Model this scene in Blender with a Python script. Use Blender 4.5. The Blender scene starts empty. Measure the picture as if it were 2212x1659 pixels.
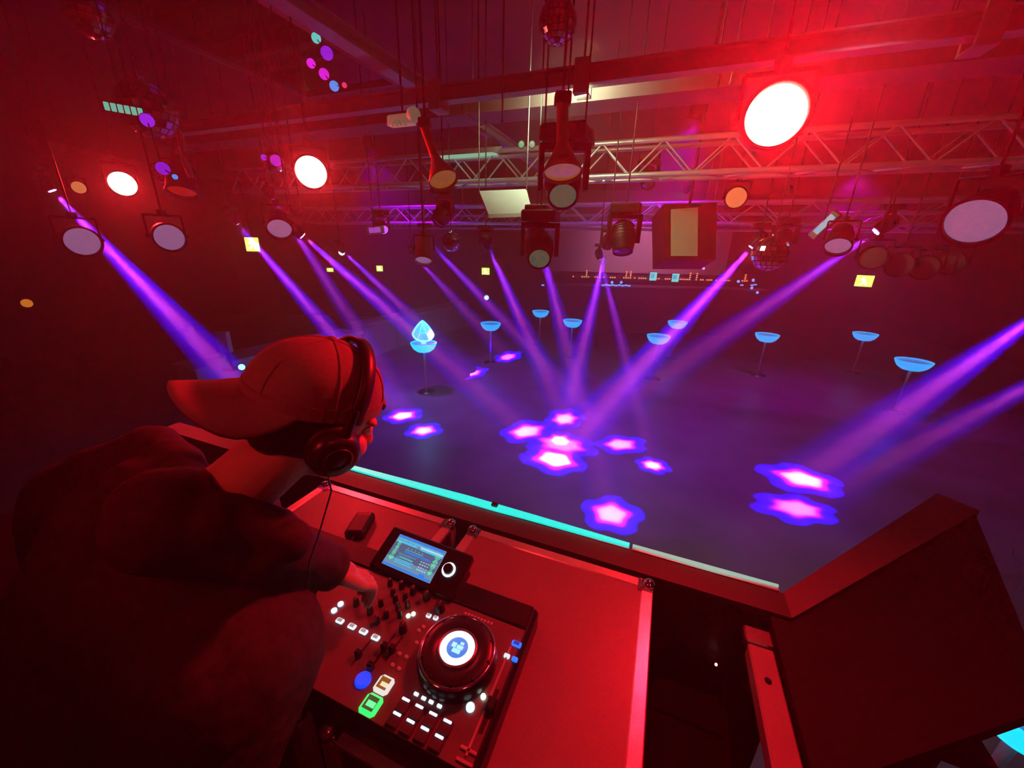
import bpy, bmesh, math, random
from mathutils import Vector, Matrix, Quaternion
random.seed(7)
SC = bpy.context.scene
COL = SC.collection
V = Vector

# ------------------------------------------------------------------ camera
W, H, FP = 2212, 1659, 825.0
_p, _r = math.radians(19.5), math.radians(1.5)
CAM = V((0, 0, 3.0))
FW = V((0, math.cos(_p), -math.sin(_p)))
_U0 = V((1, 0, 0)).cross(FW)
RT = math.cos(_r) * V((1, 0, 0)) + math.sin(_r) * _U0
UP = RT.cross(FW)
cd = bpy.data.cameras.new('camera')
co = bpy.data.objects.new('camera', cd)
COL.objects.link(co)
_m = Matrix((RT, UP, -FW)).transposed().to_4x4()
_m.translation = CAM
co.matrix_world = _m
cd.sensor_width = 36.0
cd.lens = 36.0 * FP / W
cd.clip_start = 0.02
cd.clip_end = 200
SC.camera = co

# ------------------------------------------------------------------ world, exposure, sampling
wd = bpy.data.worlds.new('world')
SC.world = wd
wd.use_nodes = True
wd.node_tree.nodes['Background'].inputs[0].default_value = (0, 0, 0, 1)
wd.node_tree.nodes['Background'].inputs[1].default_value = 0.0
SC.view_settings.view_transform = 'Standard'
SC.view_settings.look = 'None'
SC.view_settings.gamma = 1.0
SC.view_settings.use_curve_mapping = False
SC.view_settings.exposure = 0.0
cy = SC.cycles
cy.use_denoising = True
cy.use_adaptive_sampling = True
cy.adaptive_threshold = 0.05
cy.adaptive_min_samples = 12
cy.max_bounces = 2
cy.diffuse_bounces = 1
cy.glossy_bounces = 2
cy.transmission_bounces = 1
cy.volume_bounces = 0
cy.use_light_tree = False
cy.sample_clamp_indirect = 3.0
cy.caustics_reflective = False
cy.caustics_refractive = False

# light strengths, gathered here for tuning
HAZE_DENSITY = 0.034
BEAM_W = 52000.0
RED_W = 90.0
KEY_RED_W = 85.0
WASH_W = 520.0
WORK_W = 26.0


def ray(x, y):
    return FW + RT * ((x - W / 2) / FP) - UP * ((y - H / 2) / FP)


def at(x, y, d):
    """the point seen in that direction at a depth of d metres"""
    return CAM + ray(x, y) * d


def onz(x, y, z):
    """the point of the level plane z seen in that direction"""
    d = ray(x, y)
    return CAM + d * ((z - CAM.z) / d.z)


def link_light(name, data, loc, target):
    o = bpy.data.objects.new(name, data)
    COL.objects.link(o)
    o.location = loc
    o.rotation_euler = (V(target) - V(loc)).to_track_quat('-Z', 'Y').to_euler()
    return o


def spot(name, loc, target, watts, deg, color, blend=1.0, soft=0.05):
    l = bpy.data.lights.new(name, 'SPOT')
    l.energy = watts
    l.spot_size = math.radians(deg)
    l.spot_blend = blend
    l.shadow_soft_size = soft
    l.color = color
    return link_light(name, l, loc, target)


def beam_light(name, loc, target, watts, deg, petals=6, phase=0.0, hot=1.0):
    """a moving head's beam: white-magenta core, magenta ring and blue flower petals from its gobo wheel"""
    l = bpy.data.lights.new(name, 'SPOT')
    l.energy = watts
    l.spot_size = math.radians(deg)
    l.spot_blend = 0.15
    l.shadow_soft_size = 0.02
    l.use_nodes = True
    nt = l.node_tree
    em = nt.nodes['Emission']
    tc = nt.nodes.new('ShaderNodeTexCoord')
    sx = nt.nodes.new('ShaderNodeSeparateXYZ')
    nt.links.new(tc.outputs['Normal'], sx.inputs[0])

    def mt(op, a, b=None):
        n = nt.nodes.new('ShaderNodeMath')
        n.operation = op
        for i, s in enumerate((a, b)):
            if s is None:
                continue
            if isinstance(s, (int, float)):
                n.inputs[i].default_value = s
            else:
                nt.links.new(s, n.inputs[i])
        return n.outputs[0]
    x, y = sx.outputs['X'], sx.outputs['Y']
    r = mt('SQRT', mt('ADD', mt('MULTIPLY', x, x), mt('MULTIPLY', y, y)))
    r = mt('DIVIDE', r, math.sin(math.radians(deg / 2)))
    ph = mt('ADD', mt('MULTIPLY', mt('ARCTAN2', y, x), float(petals)), phase)
    wob = mt('MULTIPLY', mt('MULTIPLY', mt('COSINE', ph), mt('MULTIPLY', r, r)), 0.20)
    rr = mt('ADD', r, wob)                       # petal shaped radius
    cr = nt.nodes.new('ShaderNodeValToRGB')
    nt.links.new(rr, cr.inputs[0])
    e = cr.color_ramp.elements
    e[0].position = 0.0
    e[0].color = (0.95, 0.085 * hot, 0.85, 1)
    e[1].position = 1.0
    e[1].color = (0, 0, 0, 1)
    for pos, c in ((0.34, (0.75, 0.060 * hot, 0.65)), (0.46, (0.26, 0.001, 0.55)), (0.56, (0.03, 0.0003, 0.8)),
                   (0.64, (0.002, 0.0002, 0.9)), (0.82, (0.001, 0.0002, 0.75)), (0.94, (0.0, 0.0, 0.08))):
        k = e.new(pos)
        k.color = (*c, 1)
    nt.links.new(cr.outputs['Color'], em.inputs['Color'])
    em.inputs['Strength'].default_value = 1.0
    return link_light(name, l, loc, target)


# ------------------------------------------------------------------ materials (all procedural)
MATS = {}


def mat(name, col, rough=0.5, metal=0.0, scale=8.0, var=0.12, bump=0.0, emit=None, es=0.0, spec=0.5, coat=0.0):
    if name in MATS:
        return MATS[name]
    m = bpy.data.materials.new(name)
    m.use_nodes = True
    nt = m.node_tree
    b = nt.nodes['Principled BSDF']
    b.inputs['Roughness'].default_value = rough
    b.inputs['Metallic'].default_value = metal
    b.inputs['Specular IOR Level'].default_value = spec
    b.inputs['Coat Weight'].default_value = coat
    if var > 0 or bump > 0:
        tc = nt.nodes.new('ShaderNodeTexCoord')
        nz = nt.nodes.new('ShaderNodeTexNoise')
        nz.inputs['Scale'].default_value = scale
        nz.inputs['Detail'].default_value = 4
        nt.links.new(tc.outputs['Object'], nz.inputs['Vector'])
        cr = nt.nodes.new('ShaderNodeValToRGB')
        cr.color_ramp.elements[0].position = 0.3
        cr.color_ramp.elements[1].position = 0.7
        cr.color_ramp.elements[0].color = (*[c * (1 - var) for c in col], 1)
        cr.color_ramp.elements[1].color = (*[min(1, c * (1 + var)) for c in col], 1)
        nt.links.new(nz.outputs['Fac'], cr.inputs[0])
        nt.links.new(cr.outputs['Color'], b.inputs['Base Color'])
        if bump > 0:
            bp = nt.nodes.new('ShaderNodeBump')
            bp.inputs['Strength'].default_value = bump
            bp.inputs['Distance'].default_value = 0.01
            nt.links.new(nz.outputs['Fac'], bp.inputs['Height'])
            nt.links.new(bp.outputs['Normal'], b.inputs['Normal'])
    else:
        b.inputs['Base Color'].default_value = (*col, 1)
    if emit:
        b.inputs['Emission Color'].default_value = (*emit, 1)
        b.inputs['Emission Strength'].default_value = es
        m.cycles.emission_sampling = 'NONE'
    MATS[name] = m
    return m


def glow(name, col, s):
    m = mat(name, (0.02, 0.02, 0.02), 0.4, 0, var=0, emit=col, es=s)
    m.cycles.emission_sampling = 'NONE'
    return m


BLACK = mat('black_plastic', (0.012, 0.012, 0.014), 0.42, var=0.3, scale=40)
BLACKM = mat('black_metal', (0.010, 0.010, 0.012), 0.45, 0.1, var=0.25, scale=30, spec=.35)
GREYM = mat('grey_metal', (0.30, 0.30, 0.31), 0.32, 0.85, var=0.15, scale=20)
ALU = mat('aluminium', (0.80, 0.80, 0.82), 0.30, 0.55, var=0.08, scale=25, bump=0.05)
CHROME = mat('chrome', (0.85, 0.85, 0.87), 0.12, 1.0, var=0)
PAINTW = mat('white_paint', (0.74, 0.74, 0.76), 0.45, var=0.06, scale=6)
FROST = mat('frosted_lens', (0.62, 0.58, 0.66), 0.35, var=0.08, scale=60, emit=(.42, .22, .50), es=.42)  # lilac emission stands in for light falling on an unlit lens
DARKRED = mat('dark_ceiling', (0.17, 0.030, 0.035), 0.65, var=0.25, scale=1.2)


# ------------------------------------------------------------------ mesh builder
class MB:
    def __init__(s, M=None):
        s.v, s.f, s.sm, s.M = [], [], [], M or Matrix()

    def add(s, vs, fs, smooth=False):
        n = len(s.v)
        s.v += [s.M @ V(p) for p in vs]
        s.f += [tuple(i + n for i in f) for f in fs]
        s.sm += [smooth] * len(fs)
        return s

    def box(s, a, b, ch=0.0):
        x0, y0, z0 = a
        x1, y1, z1 = b
        if ch <= 0:
            return s.add([(x0, y0, z0), (x1, y0, z0), (x1, y1, z0), (x0, y1, z0), (x0, y0, z1), (x1, y0, z1), (x1, y1, z1), (x0, y1, z1)],
                         [(3, 2, 1, 0), (4, 5, 6, 7), (0, 1, 5, 4), (1, 2, 6, 5), (2, 3, 7, 6), (3, 0, 4, 7)])
        c = ch
        r = lambda z, i: [(x0 + i, y0 + c + 0 * i, z), (x0 + c, y0 + i, z), (x1 - c, y0 + i, z), (x1 - i, y0 + c, z), (x1 - i, y1 - c, z), (x1 - c, y1 - i, z), (x0 + c, y1 - i, z), (x0 + i, y1 - c, z)]
        vs = r(z0, 0) + r(z1 - c, 0) + [(min(max(x, x0 + c), x1 - c), min(max(y, y0 + c), y1 - c), z1) for x, y, _ in r(z1, 0)]
        fs = [tuple(range(7, -1, -1)), tuple(range(16, 24))]
        for k in (0, 8):
            fs += [(k + i, k + (i + 1) % 8, k + 8 + (i + 1) % 8, k + 8 + i) for i in range(8)]
        return s.add(vs, fs)

    def prism(s, poly, z0, z1):
        n = len(poly)
        vs = [(x, y, z0) for x, y in poly] + [(x, y, z1) for x, y in poly]
        return s.add(vs, [tuple(range(n - 1, -1, -1)), tuple(range(n, 2 * n))] + [(i, (i + 1) % n, n + (i + 1) % n, n + i) for i in range(n)])

    def slab(s, q, t):
        """a quad given by four points, thickened by the vector t"""
        q = [V(p) for p in q]
        t = V(t)
        return s.add([*q, *[p + t for p in q]], [(3, 2, 1, 0), (4, 5, 6, 7), (0, 1, 5, 4), (1, 2, 6, 5), (2, 3, 7, 6), (3, 0, 4, 7)])

    def lathe(s, prof, n=24, M=None, caps=True):
        """prof: list of (radius, z) turned about local z"""
        M = M or Matrix()
        vs, fs = [], []
        for r, z in prof:
            vs += [M @ V((r * math.cos(2 * math.pi * i / n), r * math.sin(2 * math.pi * i / n), z)) for i in range(n)]
        for k in range(len(prof) - 1):
            fs += [(k * n + i, k * n + (i + 1) % n, (k + 1) * n + (i + 1) % n, (k + 1) * n + i) for i in range(n)]
        s.add(vs, fs, True)
        if caps:
            L = (len(prof) - 1) * n
            s.add(vs, [tuple(range(n - 1, -1, -1)), tuple(range(L, L + n))])
        return s

    def tube(s, a, b, r, r2=None, n=10):
        a, b = V(a), V(b)
        d = b - a
        M = Matrix.Translation(a) @ d.to_track_quat('Z', 'Y').to_matrix().to_4x4()
        return s.lathe([(r, 0), (r if r2 is None else r2, d.length)], n, M)

    def path(s, pts, r, n=8):
        for a, b in zip(pts, pts[1:]):
            s.tube(a, b, r, n=n)
        return s

    def ball(s, c, r, n=16, M=None):
        if not hasattr(r, '__len__'):
            r = (r, r, r)
        M = M or Matrix()
        c = V(c)
        m = n // 2
        vs = [c + M @ V((0, 0, r[2]))]
        for j in range(1, m):
            t = math.pi * j / m
            vs += [c + M @ V((r[0] * math.sin(t) * math.cos(2 * math.pi * i / n), r[1] * math.sin(t) * math.sin(2 * math.pi * i / n), r[2] * math.cos(t))) for i in range(n)]
        vs.append(c + M @ V((0, 0, -r[2])))
        fs = [(0, 1 + i, 1 + (i + 1) % n) for i in range(n)]
        for j in range(m - 2):
            k = 1 + j * n
            fs += [(k + i, k + n + i, k + n + (i + 1) % n, k + (i + 1) % n) for i in range(n)]
        k = 1 + (m - 2) * n
        fs += [(k + (i + 1) % n, k + i, len(vs) - 1) for i in range(n)]
        return s.add(vs, fs, True)

    def capsule(s, a, ra, b, rb, n=16):
        a, b = V(a), V(b)
        s.tube(a, b, ra, rb, n)
        s.ball(a, ra, n)
        return s.ball(b, rb, n)

    def mesh(s, name, m=None):
        me = bpy.data.meshes.new(name)
        me.from_pydata([tuple(p) for p in s.v], [], s.f)
        me.polygons.foreach_set('use_smooth', s.sm)
        bm = bmesh.new()
        bm.from_mesh(me)
        bmesh.ops.recalc_face_normals(bm, faces=bm.faces)
        bm.to_mesh(me)
        bm.free()
        if m:
            me.materials.append(m)
        return me

    def build(s, name, m, parent=None):
        o = bpy.data.objects.new(name, s.mesh(name, m))
        COL.objects.link(o)
        if parent:
            o.parent = parent
        return o


def tag(o, label, cat, group=None):
    o['label'] = label
    o['category'] = cat
    if group:
        o['group'] = group
    return o


def thing(name, label, cat, loc=(0, 0, 0), rz=0.0, group=None):
    o = bpy.data.objects.new(name, None)
    o.empty_display_size = 0.05
    COL.objects.link(o)
    o.location = loc
    o.rotation_euler = (0, 0, rz)
    return tag(o, label, cat, group)


def struct(name, mb, m, parent=None):
    o = mb.build(name, m, parent)
    if not parent:
        o['kind'] = 'structure'
    return o


def dup(o, mesh_parent, name=None):
    c = o.copy()
    COL.objects.link(c)
    c.parent = mesh_parent
    return c


def look(d, up=(0, 0, 1)):
    """rotation whose local +Z points along d"""
    z = V(d).normalized()
    x = V(up).cross(z)
    if x.length < 1e-4:
        x = V((1, 0, 0))
    x.normalize()
    y = z.cross(x)
    return Matrix((x, y, z)).transposed().to_4x4()


# booth frame: u runs along the desk to the right, v out towards the dance floor
BROT = math.radians(-21.15)
Q0 = V((0.425, 0.854, 0))
BM = Matrix.Translation(Q0) @ Matrix.Rotation(BROT, 4, 'Z')
BMI = BM.inverted()


def bl(u, v, z):
    return BM @ V((u, v, z))


def uvz(x, y, z):
    """booth coordinates of the point of level z seen at that pixel"""
    return BMI @ onz(x, y, z)


# ================================================================== THE ROOM
FLOORM = mat('dance_floor', (0.30, 0.29, 0.31), 0.38, var=0.18, scale=1.5, bump=0.02)
WALLM = mat('dark_wall', (0.11, 0.055, 0.075), 0.7, var=0.2, scale=0.8)
X0, X1, Y0, Y1, ZC = -12.0, 16.0, -4.0, 17.0, 5.3
struct('floor', MB().box((X0 - .2, Y0 - .2, -0.2), (X1 + .2, Y1 + .2, 0)), FLOORM)
struct('ceiling', MB().box((X0 - .2, Y0 - .2, ZC), (X1 + .2, Y1 + .2, ZC + .2)), DARKRED)
struct('wall_back', MB().box((X0 - .2, Y1, 0), (X1 + .2, Y1 + .2, ZC)), WALLM)
struct('wall_left', MB().box((X0 - .2, Y0, 0), (X0, Y1, ZC)), WALLM)
struct('wall_right', MB().box((X1, Y0, 0), (X1 + .2, Y1, ZC)), WALLM)
struct('wall_front', MB().box((X0 - .2, Y0 - .2, 0), (X1 + .2, Y0, ZC)), WALLM)
# the stage the booth stands on
STAGEZ = 1.15
struct('floor_stage', MB(BM).box((-4.2, -3.0, 0.0), (0.44, 0.02, STAGEZ)), mat('stage_black', (0.02, 0.018, 0.02), 0.6, var=0.2, scale=4))

# ================================================================== BOOTH WALL, LEDGE, LIGHT STRIPS
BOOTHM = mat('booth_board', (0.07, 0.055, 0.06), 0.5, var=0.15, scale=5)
t = thing('booth_wall', 'dark board wall along the front of the booth, with a flat top ledge', 'wall', Q0, BROT)
MB().box((-2.35, 0.03, 0.0), (0.335, 0.095, 2.07)).build('front_panel', BOOTHM, t)
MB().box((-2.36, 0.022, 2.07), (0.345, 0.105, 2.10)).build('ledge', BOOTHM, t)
t2 = thing('angled_booth_wall', 'dark wall section turning away from the booth corner, with red lit ledge', 'wall', Q0, BROT)
_a, _b = V((0.345, 0.022, 0)), V((1.15, 0.85, 0))
_d = (_b - _a).normalized()
_n = V((-_d.y, _d.x, 0))
MB().slab([_a + V((0, 0, 1.97)), _b + V((0, 0, 1.97)), _b + _n * .06 + V((0, 0, 1.97)), _a + _n * .06 + V((0, 0, 1.97))], (0, 0, .10)).build('panel', BOOTHM, t2)
_q = [V((.345, .022, 2.07)), _b + V((0, 0, 2.07)), _b + _n * .12 + V((0, 0, 2.07)), V((.345, .110, 2.07))]
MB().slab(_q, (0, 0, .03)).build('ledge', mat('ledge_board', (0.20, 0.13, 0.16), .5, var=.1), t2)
for k_ in (.06, .94):
    p_ = _a.lerp(_b, k_) + _n * .03
    MB().box((p_.x - .025, p_.y - .025, 0), (p_.x + .025, p_.y + .025, 1.97)).build('post', BLACKM, t2)

t = thing('led_strip', 'cyan glowing light strip along the outer edge of the booth ledge', 'light strip', bl(-0.7, 0.1165, 2.098), BROT)
MB().box((-0.95, -0.010, -0.012), (0.62, 0.012, 0.004)).build('channel', ALU, t)
MB().prism([(-0.93, -0.004), (-0.1, -0.010), (0.15, -0.012), (0.62, -0.003), (0.62, 0.011), (0.30, 0.020), (0.02, 0.026), (-0.35, 0.020), (-0.93, 0.011)], 0.004, 0.010).build('diffuser', glow('cyan_led', (0.0, 0.80, 0.72), 1.15), t)  # outline bulges to take in the cyan light spilled on the ledge
t = thing('led_strip', 'pale whitish light strip on the ledge nearest the booth corner', 'light strip', bl(0.1, 0.1165, 2.098), BROT)  # glowing strip stands in for the pale reflection along the ledge
MB().box((-0.17, -0.010, -0.012), (0.235, 0.012, 0.004)).build('channel', ALU, t)  # channel added for the reflection stand-in strip
MB().prism([(-0.17, 0.002), (0.05, -0.006), (0.235, 0.006), (0.235, 0.011), (-0.17, 0.011)], 0.004, 0.009).build('diffuser', glow('pale_led', (0.42, 0.66, 0.55), 0.75), t)
c = uvz(1068, 1092, 2.11)
tag(MB(BM).box((c.x - .012, c.y - .006, 2.1), (c.x + .012, c.y + .012, 2.118), .003).build('cable_clip', BLACK), 'tiny black clip sitting on the cyan lit ledge', 'clip')

# black side shelf inside the angled ledge
A, B2, C2, D2 = (0.335, 0.012), (1.13, 0.836), (0.827, 0.003), (0.385, -0.30)
t = thing('side_shelf', 'large black angular shelf board at the right of the booth', 'shelf', Q0, BROT)
SHELFM = mat('shelf_black', (0.010, 0.007, 0.010), 0.7, var=0.25, scale=3, spec=.25)
MB().prism([(0.296, 0.012), (0.296, -0.62), D2, C2, B2], 2.055, 2.092).build('board', SHELFM, t)
MB().box((0.45, -0.14, 0.0), (0.60, 0.02, 2.055)).build('support_post', SHELFM, t)
MB().box((0.40, -0.16, 2.02), (0.66, 0.06, 2.055)).build('bracket', SHELFM, t)

# side rail and the equipment beside the desk
t = thing('side_rail', 'flat red lit metal rail between the desk and the black shelf', 'rail', Q0, BROT)
MB().box((0.235, -0.75, 2.03), (0.292, -0.07, 2.07), .004).build('bar', mat('rail_paint', (.36, .27, .32), .4, var=.1), t)
for v in (-0.70, -0.12):
    MB().box((0.25, v - .02, STAGEZ), (0.28, v + .02, 2.03)).build('post', BLACKM, t)
for v in (-0.16, -0.40, -0.62):
    MB().lathe([(.007, 0), (.007, .003), (.004, .005)], 10, Matrix.Translation((0.262, v, 2.07))).build('bolt', BLACKM, t)
MB().box((0.235, -0.055, 2.035), (0.30, -0.005, 2.06), .004).build('end_bracket', GREYM, t)
t = thing('equipment_rack', 'black amplifier rack with a small red indicator beside the desk', 'rack', bl(0.10, -0.34, STAGEZ), BROT)
MB().box((-0.085, -0.34, 0), (0.12, 0.33, 0.72), .008).build('body', mat('matte_black', (.006, .006, .007), .85, var=.2, spec=.1), t)
for k in range(4):
    MB().box((-0.07, -0.30 + k * .15, 0.72), (0.105, -0.17 + k * .15, 0.727), .003).build('vent_panel', mat('matte_black', (.006, .006, .007), .85, var=.2, spec=.1), t)
c = uvz(1547, 1435, STAGEZ + .73) - BMI @ bl(0.10, -0.34, STAGEZ)
MB().lathe([(.0035, 0), (.0035, .004)], 10, Matrix.Translation((c.x, c.y, .727))).build('indicator', glow('red_led', (1, .25, .25), 9), t)

# ================================================================== FLIGHT CASES
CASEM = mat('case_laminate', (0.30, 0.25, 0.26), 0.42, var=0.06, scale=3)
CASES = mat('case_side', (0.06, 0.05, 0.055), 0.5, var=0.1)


def flight_case(label, u0, u1):
    w, d, h = u1 - u0, 0.64, 2.10 - STAGEZ
    t = thing('flight_case', label, 'flight case', bl(u0, -d, STAGEZ), BROT, 'flight cases under the controller')
    e = 0.032
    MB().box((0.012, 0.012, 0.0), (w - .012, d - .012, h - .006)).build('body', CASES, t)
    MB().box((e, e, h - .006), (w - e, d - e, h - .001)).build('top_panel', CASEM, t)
    for (a, b) in (((e, d - e, h - .012), (w - e, d, h + .002)), ((e, 0, h - .012), (w - e, e, h + .002)),
                   ((0, e, h - .012), (e, d - e, h + .002)), ((w - e, e, h - .012), (w, d - e, h + .002))):
        MB().box(a, b, .003).build('edge_rail', ALU, t)
    for x, y in ((0, 0), (w, 0), (0, d), (w, d)):
        sx, sy = (1 if x == 0 else -1), (1 if y == 0 else -1)
        m = MB().ball((x + sx * .012, y + sy * .012, h - .004), .019, 14)
        for ang in range(3):
            q = [(x + sx * .03, y + sy * .006, 0), (x + sx * .006, y + sy * .03, 0), (x + sx * .03, y + sy * .03, 0)][ang]
            m.lathe([(.006, h), (.006, h + .004), (.003, h + .006)], 10, Matrix.Translation(q))
        m.slab([(x, y, h - .001), (x + sx * .042, y, h - .001), (x + sx * .042, y + sy * .042, h - .001), (x, y + sy * .042, h - .001)], (0, 0, .004))
        m.build('ball_corner', CHROME, t)
        MB().box((min(x, x + sx * e), min(y, y + sy * e), 0), (max(x, x + sx * e), max(y, y + sy * e), h - .02)).build('corner_post', ALU, t)
    m = MB().box((w / 2 - .05, -0.004, h - .35), (w / 2 + .05, 0.012, h - .25), .004)
    m.build('latch', CHROME, t)
    return t


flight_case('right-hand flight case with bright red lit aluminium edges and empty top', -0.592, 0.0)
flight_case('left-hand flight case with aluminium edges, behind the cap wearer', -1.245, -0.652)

# small dark box on the left case
c = uvz(778, 1132, 2.12)
t = thing('cable_box', 'small dark box lying on the left flight case beside the screen', 'box', bl(c.x, c.y, 2.104), BROT + .35)
MB().box((-.032, -.055, 0), (.032, .055, .028), .008).build('body', BLACK, t)
MB().box((-.024, -.045, .028), (.024, .03, .0295), .001).build('cover', BLACKM, t)
MB().path([(0, -.055, .012), (0, -.075, .008), (-.01, -.10, .004), (-.02, -.14, .004)], .004).build('cable', BLACK, t)

# ================================================================== DJ CONTROLLER
PZ = 2.165                                    # level of its face plate
cu0, cu1, cv0, cv1 = -1.075, -0.318, -0.575, -0.235
_tr, _br = uvz(1165, 1312, PZ), uvz(1030, 1640, PZ)
cu1, cv1 = _tr.x, _tr.y
_bl = uvz(728, 1533, PZ)
cv0 = _bl.y
cm = -0.70
cu0 = cm - (cu1 - cm)
OR = V((cm, (cv0 + cv1) / 2, 2.104))
ctl = thing('dj_controller', 'black DJ controller with lit screen, jog wheels and glowing buttons on the flight cases', 'controller', bl(*OR), BROT)


def cl(x, y, z=PZ):
    """a pixel on the face plate in the controller's own coordinates"""
    return uvz(x, y, z) - OR


FZ = PZ - OR.z
hw, hd = (cu1 - cu0) / 2, (cv1 - cv0) / 2
PLATE = mat('face_plate', (0.20, 0.17, 0.17), 0.33, 0.2, var=0.06, scale=30)
MB().box((-hw, -hd, 0.0), (hw, hd, FZ - .003), .008).build('body', BLACK, ctl)
MB().box((-hw + .012, -hd + .010, FZ - .003), (hw - .012, hd - .07, FZ), .001).build('face_plate', PLATE, ctl)
MB().box((-hw + .012, hd - .067, FZ - .003), (hw - .012, hd - .006, FZ + .004), .002).build('rear_plate', BLACKM, ctl)
for x in (-hw + .04, hw - .04):
    for y in (-hd + .04, hd - .04):
        MB().lathe([(.016, -.004), (.016, .0)], 14, Matrix.Translation((x, y, 0.0))).build('foot', BLACK, ctl)
# raised display
SZ0, SZ1 = PZ + .018, PZ + .052
q = [uvz(828, 1215, SZ0) - OR, uvz(926, 1262, SZ0) - OR, uvz(966, 1190, SZ1) - OR, uvz(861, 1154, SZ1) - OR]   # BL BR TR TL
sx_ = ((q[1] - q[0]) + (q[2] - q[3])).normalized()
sy_ = ((q[3] - q[0]) + (q[2] - q[1]))
sy_ = (sy_ - sx_ * sy_.dot(sx_)).normalized()
sn_ = sx_.cross(sy_)
sc_ = sum(q, V()) / 4
sw, sh = ((q[1] - q[0]).length + (q[2] - q[3]).length) / 4, ((q[3] - q[0]).length + (q[2] - q[1]).length) / 4
SM = Matrix((sx_, sy_, sn_)).transposed().to_4x4()
SM.translation = sc_
disp = MB(SM)
lw, rw = sw + .035, sw + .075
disp.box((-lw, -sh - .016, -.022), (rw, sh + .016, -.0015), .004)
disp.build('display_housing', BLACK, ctl)
MB().slab([V((sc_.x - lw, sc_.y - sh, FZ)), V((sc_.x + rw, sc_.y - sh, FZ)), V((sc_.x + rw, sc_.y + sh * .8, FZ)), V((sc_.x - lw, sc_.y + sh * .8, FZ))], (0, 0, .012)).build('display_plinth', BLACK, ctl)
scr = MB(SM).box((-sw, -sh, -.0015), (sw, sh, 0), .0005).build('screen', glow('screen_bg', (0.12, 0.26, 0.40), 1.1), ctl)
gr = {'cy': MB(SM), 'bl': MB(SM), 'gn': MB(SM), 'wh': MB(SM), 'dk': MB(SM)}


def sr(k, x0, y0, x1, y1):
    gr[k].box((x0 * sw, y0 * sh, 0), (x1 * sw, y1 * sh, .0006))


rnd = random.Random(3)
sr('dk', -.98, -.42, .98, .50)
sr('bl', -.98, .84, .98, .98)
for i in range(26):
    x = -.95 + i * .073
    h = rnd.uniform(.04, .12)
    sr('cy', x, .74 - h / 2, x + .05, .74 + h / 2)
sr('cy', -.95, .56, -.1, .64)
sr('wh', .05, .60, .97, .70)
sr('cy', .08, .48, .97, .57)
sr('bl', -.45, .02, .62, .17)
sr('gn', -.45, .22, .30, .27)
sr('gn', -.5, -.30, .05, -.24)
for i in range(6):
    sr('cy', -.62, -.10 - i * .11, -.62 + rnd.uniform(.3, .8), -.06 - i * .11)
for r_ in range(4):
    for c_ in range(4):
        sr('wh', .32 + c_ * .1, -.12 - r_ * .16, .38 + c_ * .1, -.06 - r_ * .16)
for i in range(5):
    sr('cy', -.4 + i * .15, .33, -.34 + i * .15, .38)
for (cx, s_) in ((-.80, 1), (.82, -1)):
    for i in range(16):
        y = -.62 + i * .075
        wv = .035 + .05 * abs(math.sin(i * .8)) * (1.4 if (i < 6) == (s_ > 0) else .8)
        sr('gn', cx - wv, y, cx + wv, y + .07)
    sr('wh', cx - .14, -.02, cx + .14, .01)
sr('bl', -.98, -.98, .98, -.86)
sr('bl', .50, -.98, .72, -.72)
for k, c, s_ in (('cy', (.05, .62, .95), 1.0), ('bl', (.02, .22, .85), 1.0), ('gn', (.12, .85, .50), .9), ('wh', (.55, .80, .95), .9), ('dk', (.09, .13, .25), .9)):
    gr[k].build('screen_graphic', glow('screen_' + k, c, s_), scr)['kind'] = 'stuff'
# browse knob with a bright ring
c = cl(970, 1232, SZ0 + .015)
kn = MB(SM)
bk = SM.inverted() @ c
KM = Matrix.Translation((bk.x, bk.y, -.001))
o = MB(SM).lathe([(.0125, 0), (.0125, .012), (.010, .016)], 20, KM).build('browse_knob', BLACK, ctl)
MB(SM).lathe([(.0135, 0), (.0185, 0), (.0185, .003), (.0135, .003), (.0135, 0)], 28, KM, caps=False).build('light_ring', glow('white_ring', (.75, .9, .95), 1.6), o)


def jog(x, y, parent):
    J = Matrix.Translation((x, y, FZ))
    R_ = .081
    o = MB(J).lathe([(R_ + .004, 0), (R_ + .005, .012), (R_, .030), (R_ - .003, .033)], 48).build('jog_wheel', mat('jog_side', (.015, .013, .014), .28, .4, var=0), parent)
    MB(J).lathe([(R_ - .006, .0335), (R_ - .010, .036), (.044, .036), (.042, .0335)], 48).build('platter', mat('jog_platter', (.030, .024, .026), .36, .3, var=.1, scale=60), o)
    MB(J).lathe([(R_ + .001, .0305), (R_ - .001, .0345), (R_ - .005, .0345), (R_ - .006, .033)], 64, caps=False).build('rim', CHROME, o)
    MB(J).lathe([(.043, .036), (.042, .039), (.038, .0395), (.037, .036)], 48, caps=False).build('inner_ring', GREYM, o)
    MB(J).lathe([(.0365, .0362), (.0365, .0385), (.023, .0385), (.023, .0362)], 48, caps=False).build('display_ring', glow('jog_white', (.75, .90, 1.0), 2.4), o)
    MB(J).lathe([(.023, .0362), (.023, .0380), (.0001, .0380)], 40).build('display_disc', glow('jog_blue', (.05, .18, .62), 1.3), o)
    m = MB(J)
    for (a, b, c_, d_) in ((-.008, -.012, .010, -.003), (-.014, -.002, -.004, .008), (-.002, -.002, .012, .006), (.002, .008, .010, .014)):
        m.box((a, b, .038), (c_, d_, .0386))
    m.build('display_mark', glow('jog_cyan', (.35, .75, .95), 1.3), o)
    m = MB(J)
    for i in range(10):
        an = i * 2 * math.pi / 10
        m.ball((.072 * math.cos(an), .072 * math.sin(an), .0345), .0035, 8)
    m.build('finger_dimples', BLACK, o)['kind'] = 'stuff'
    return o


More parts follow.
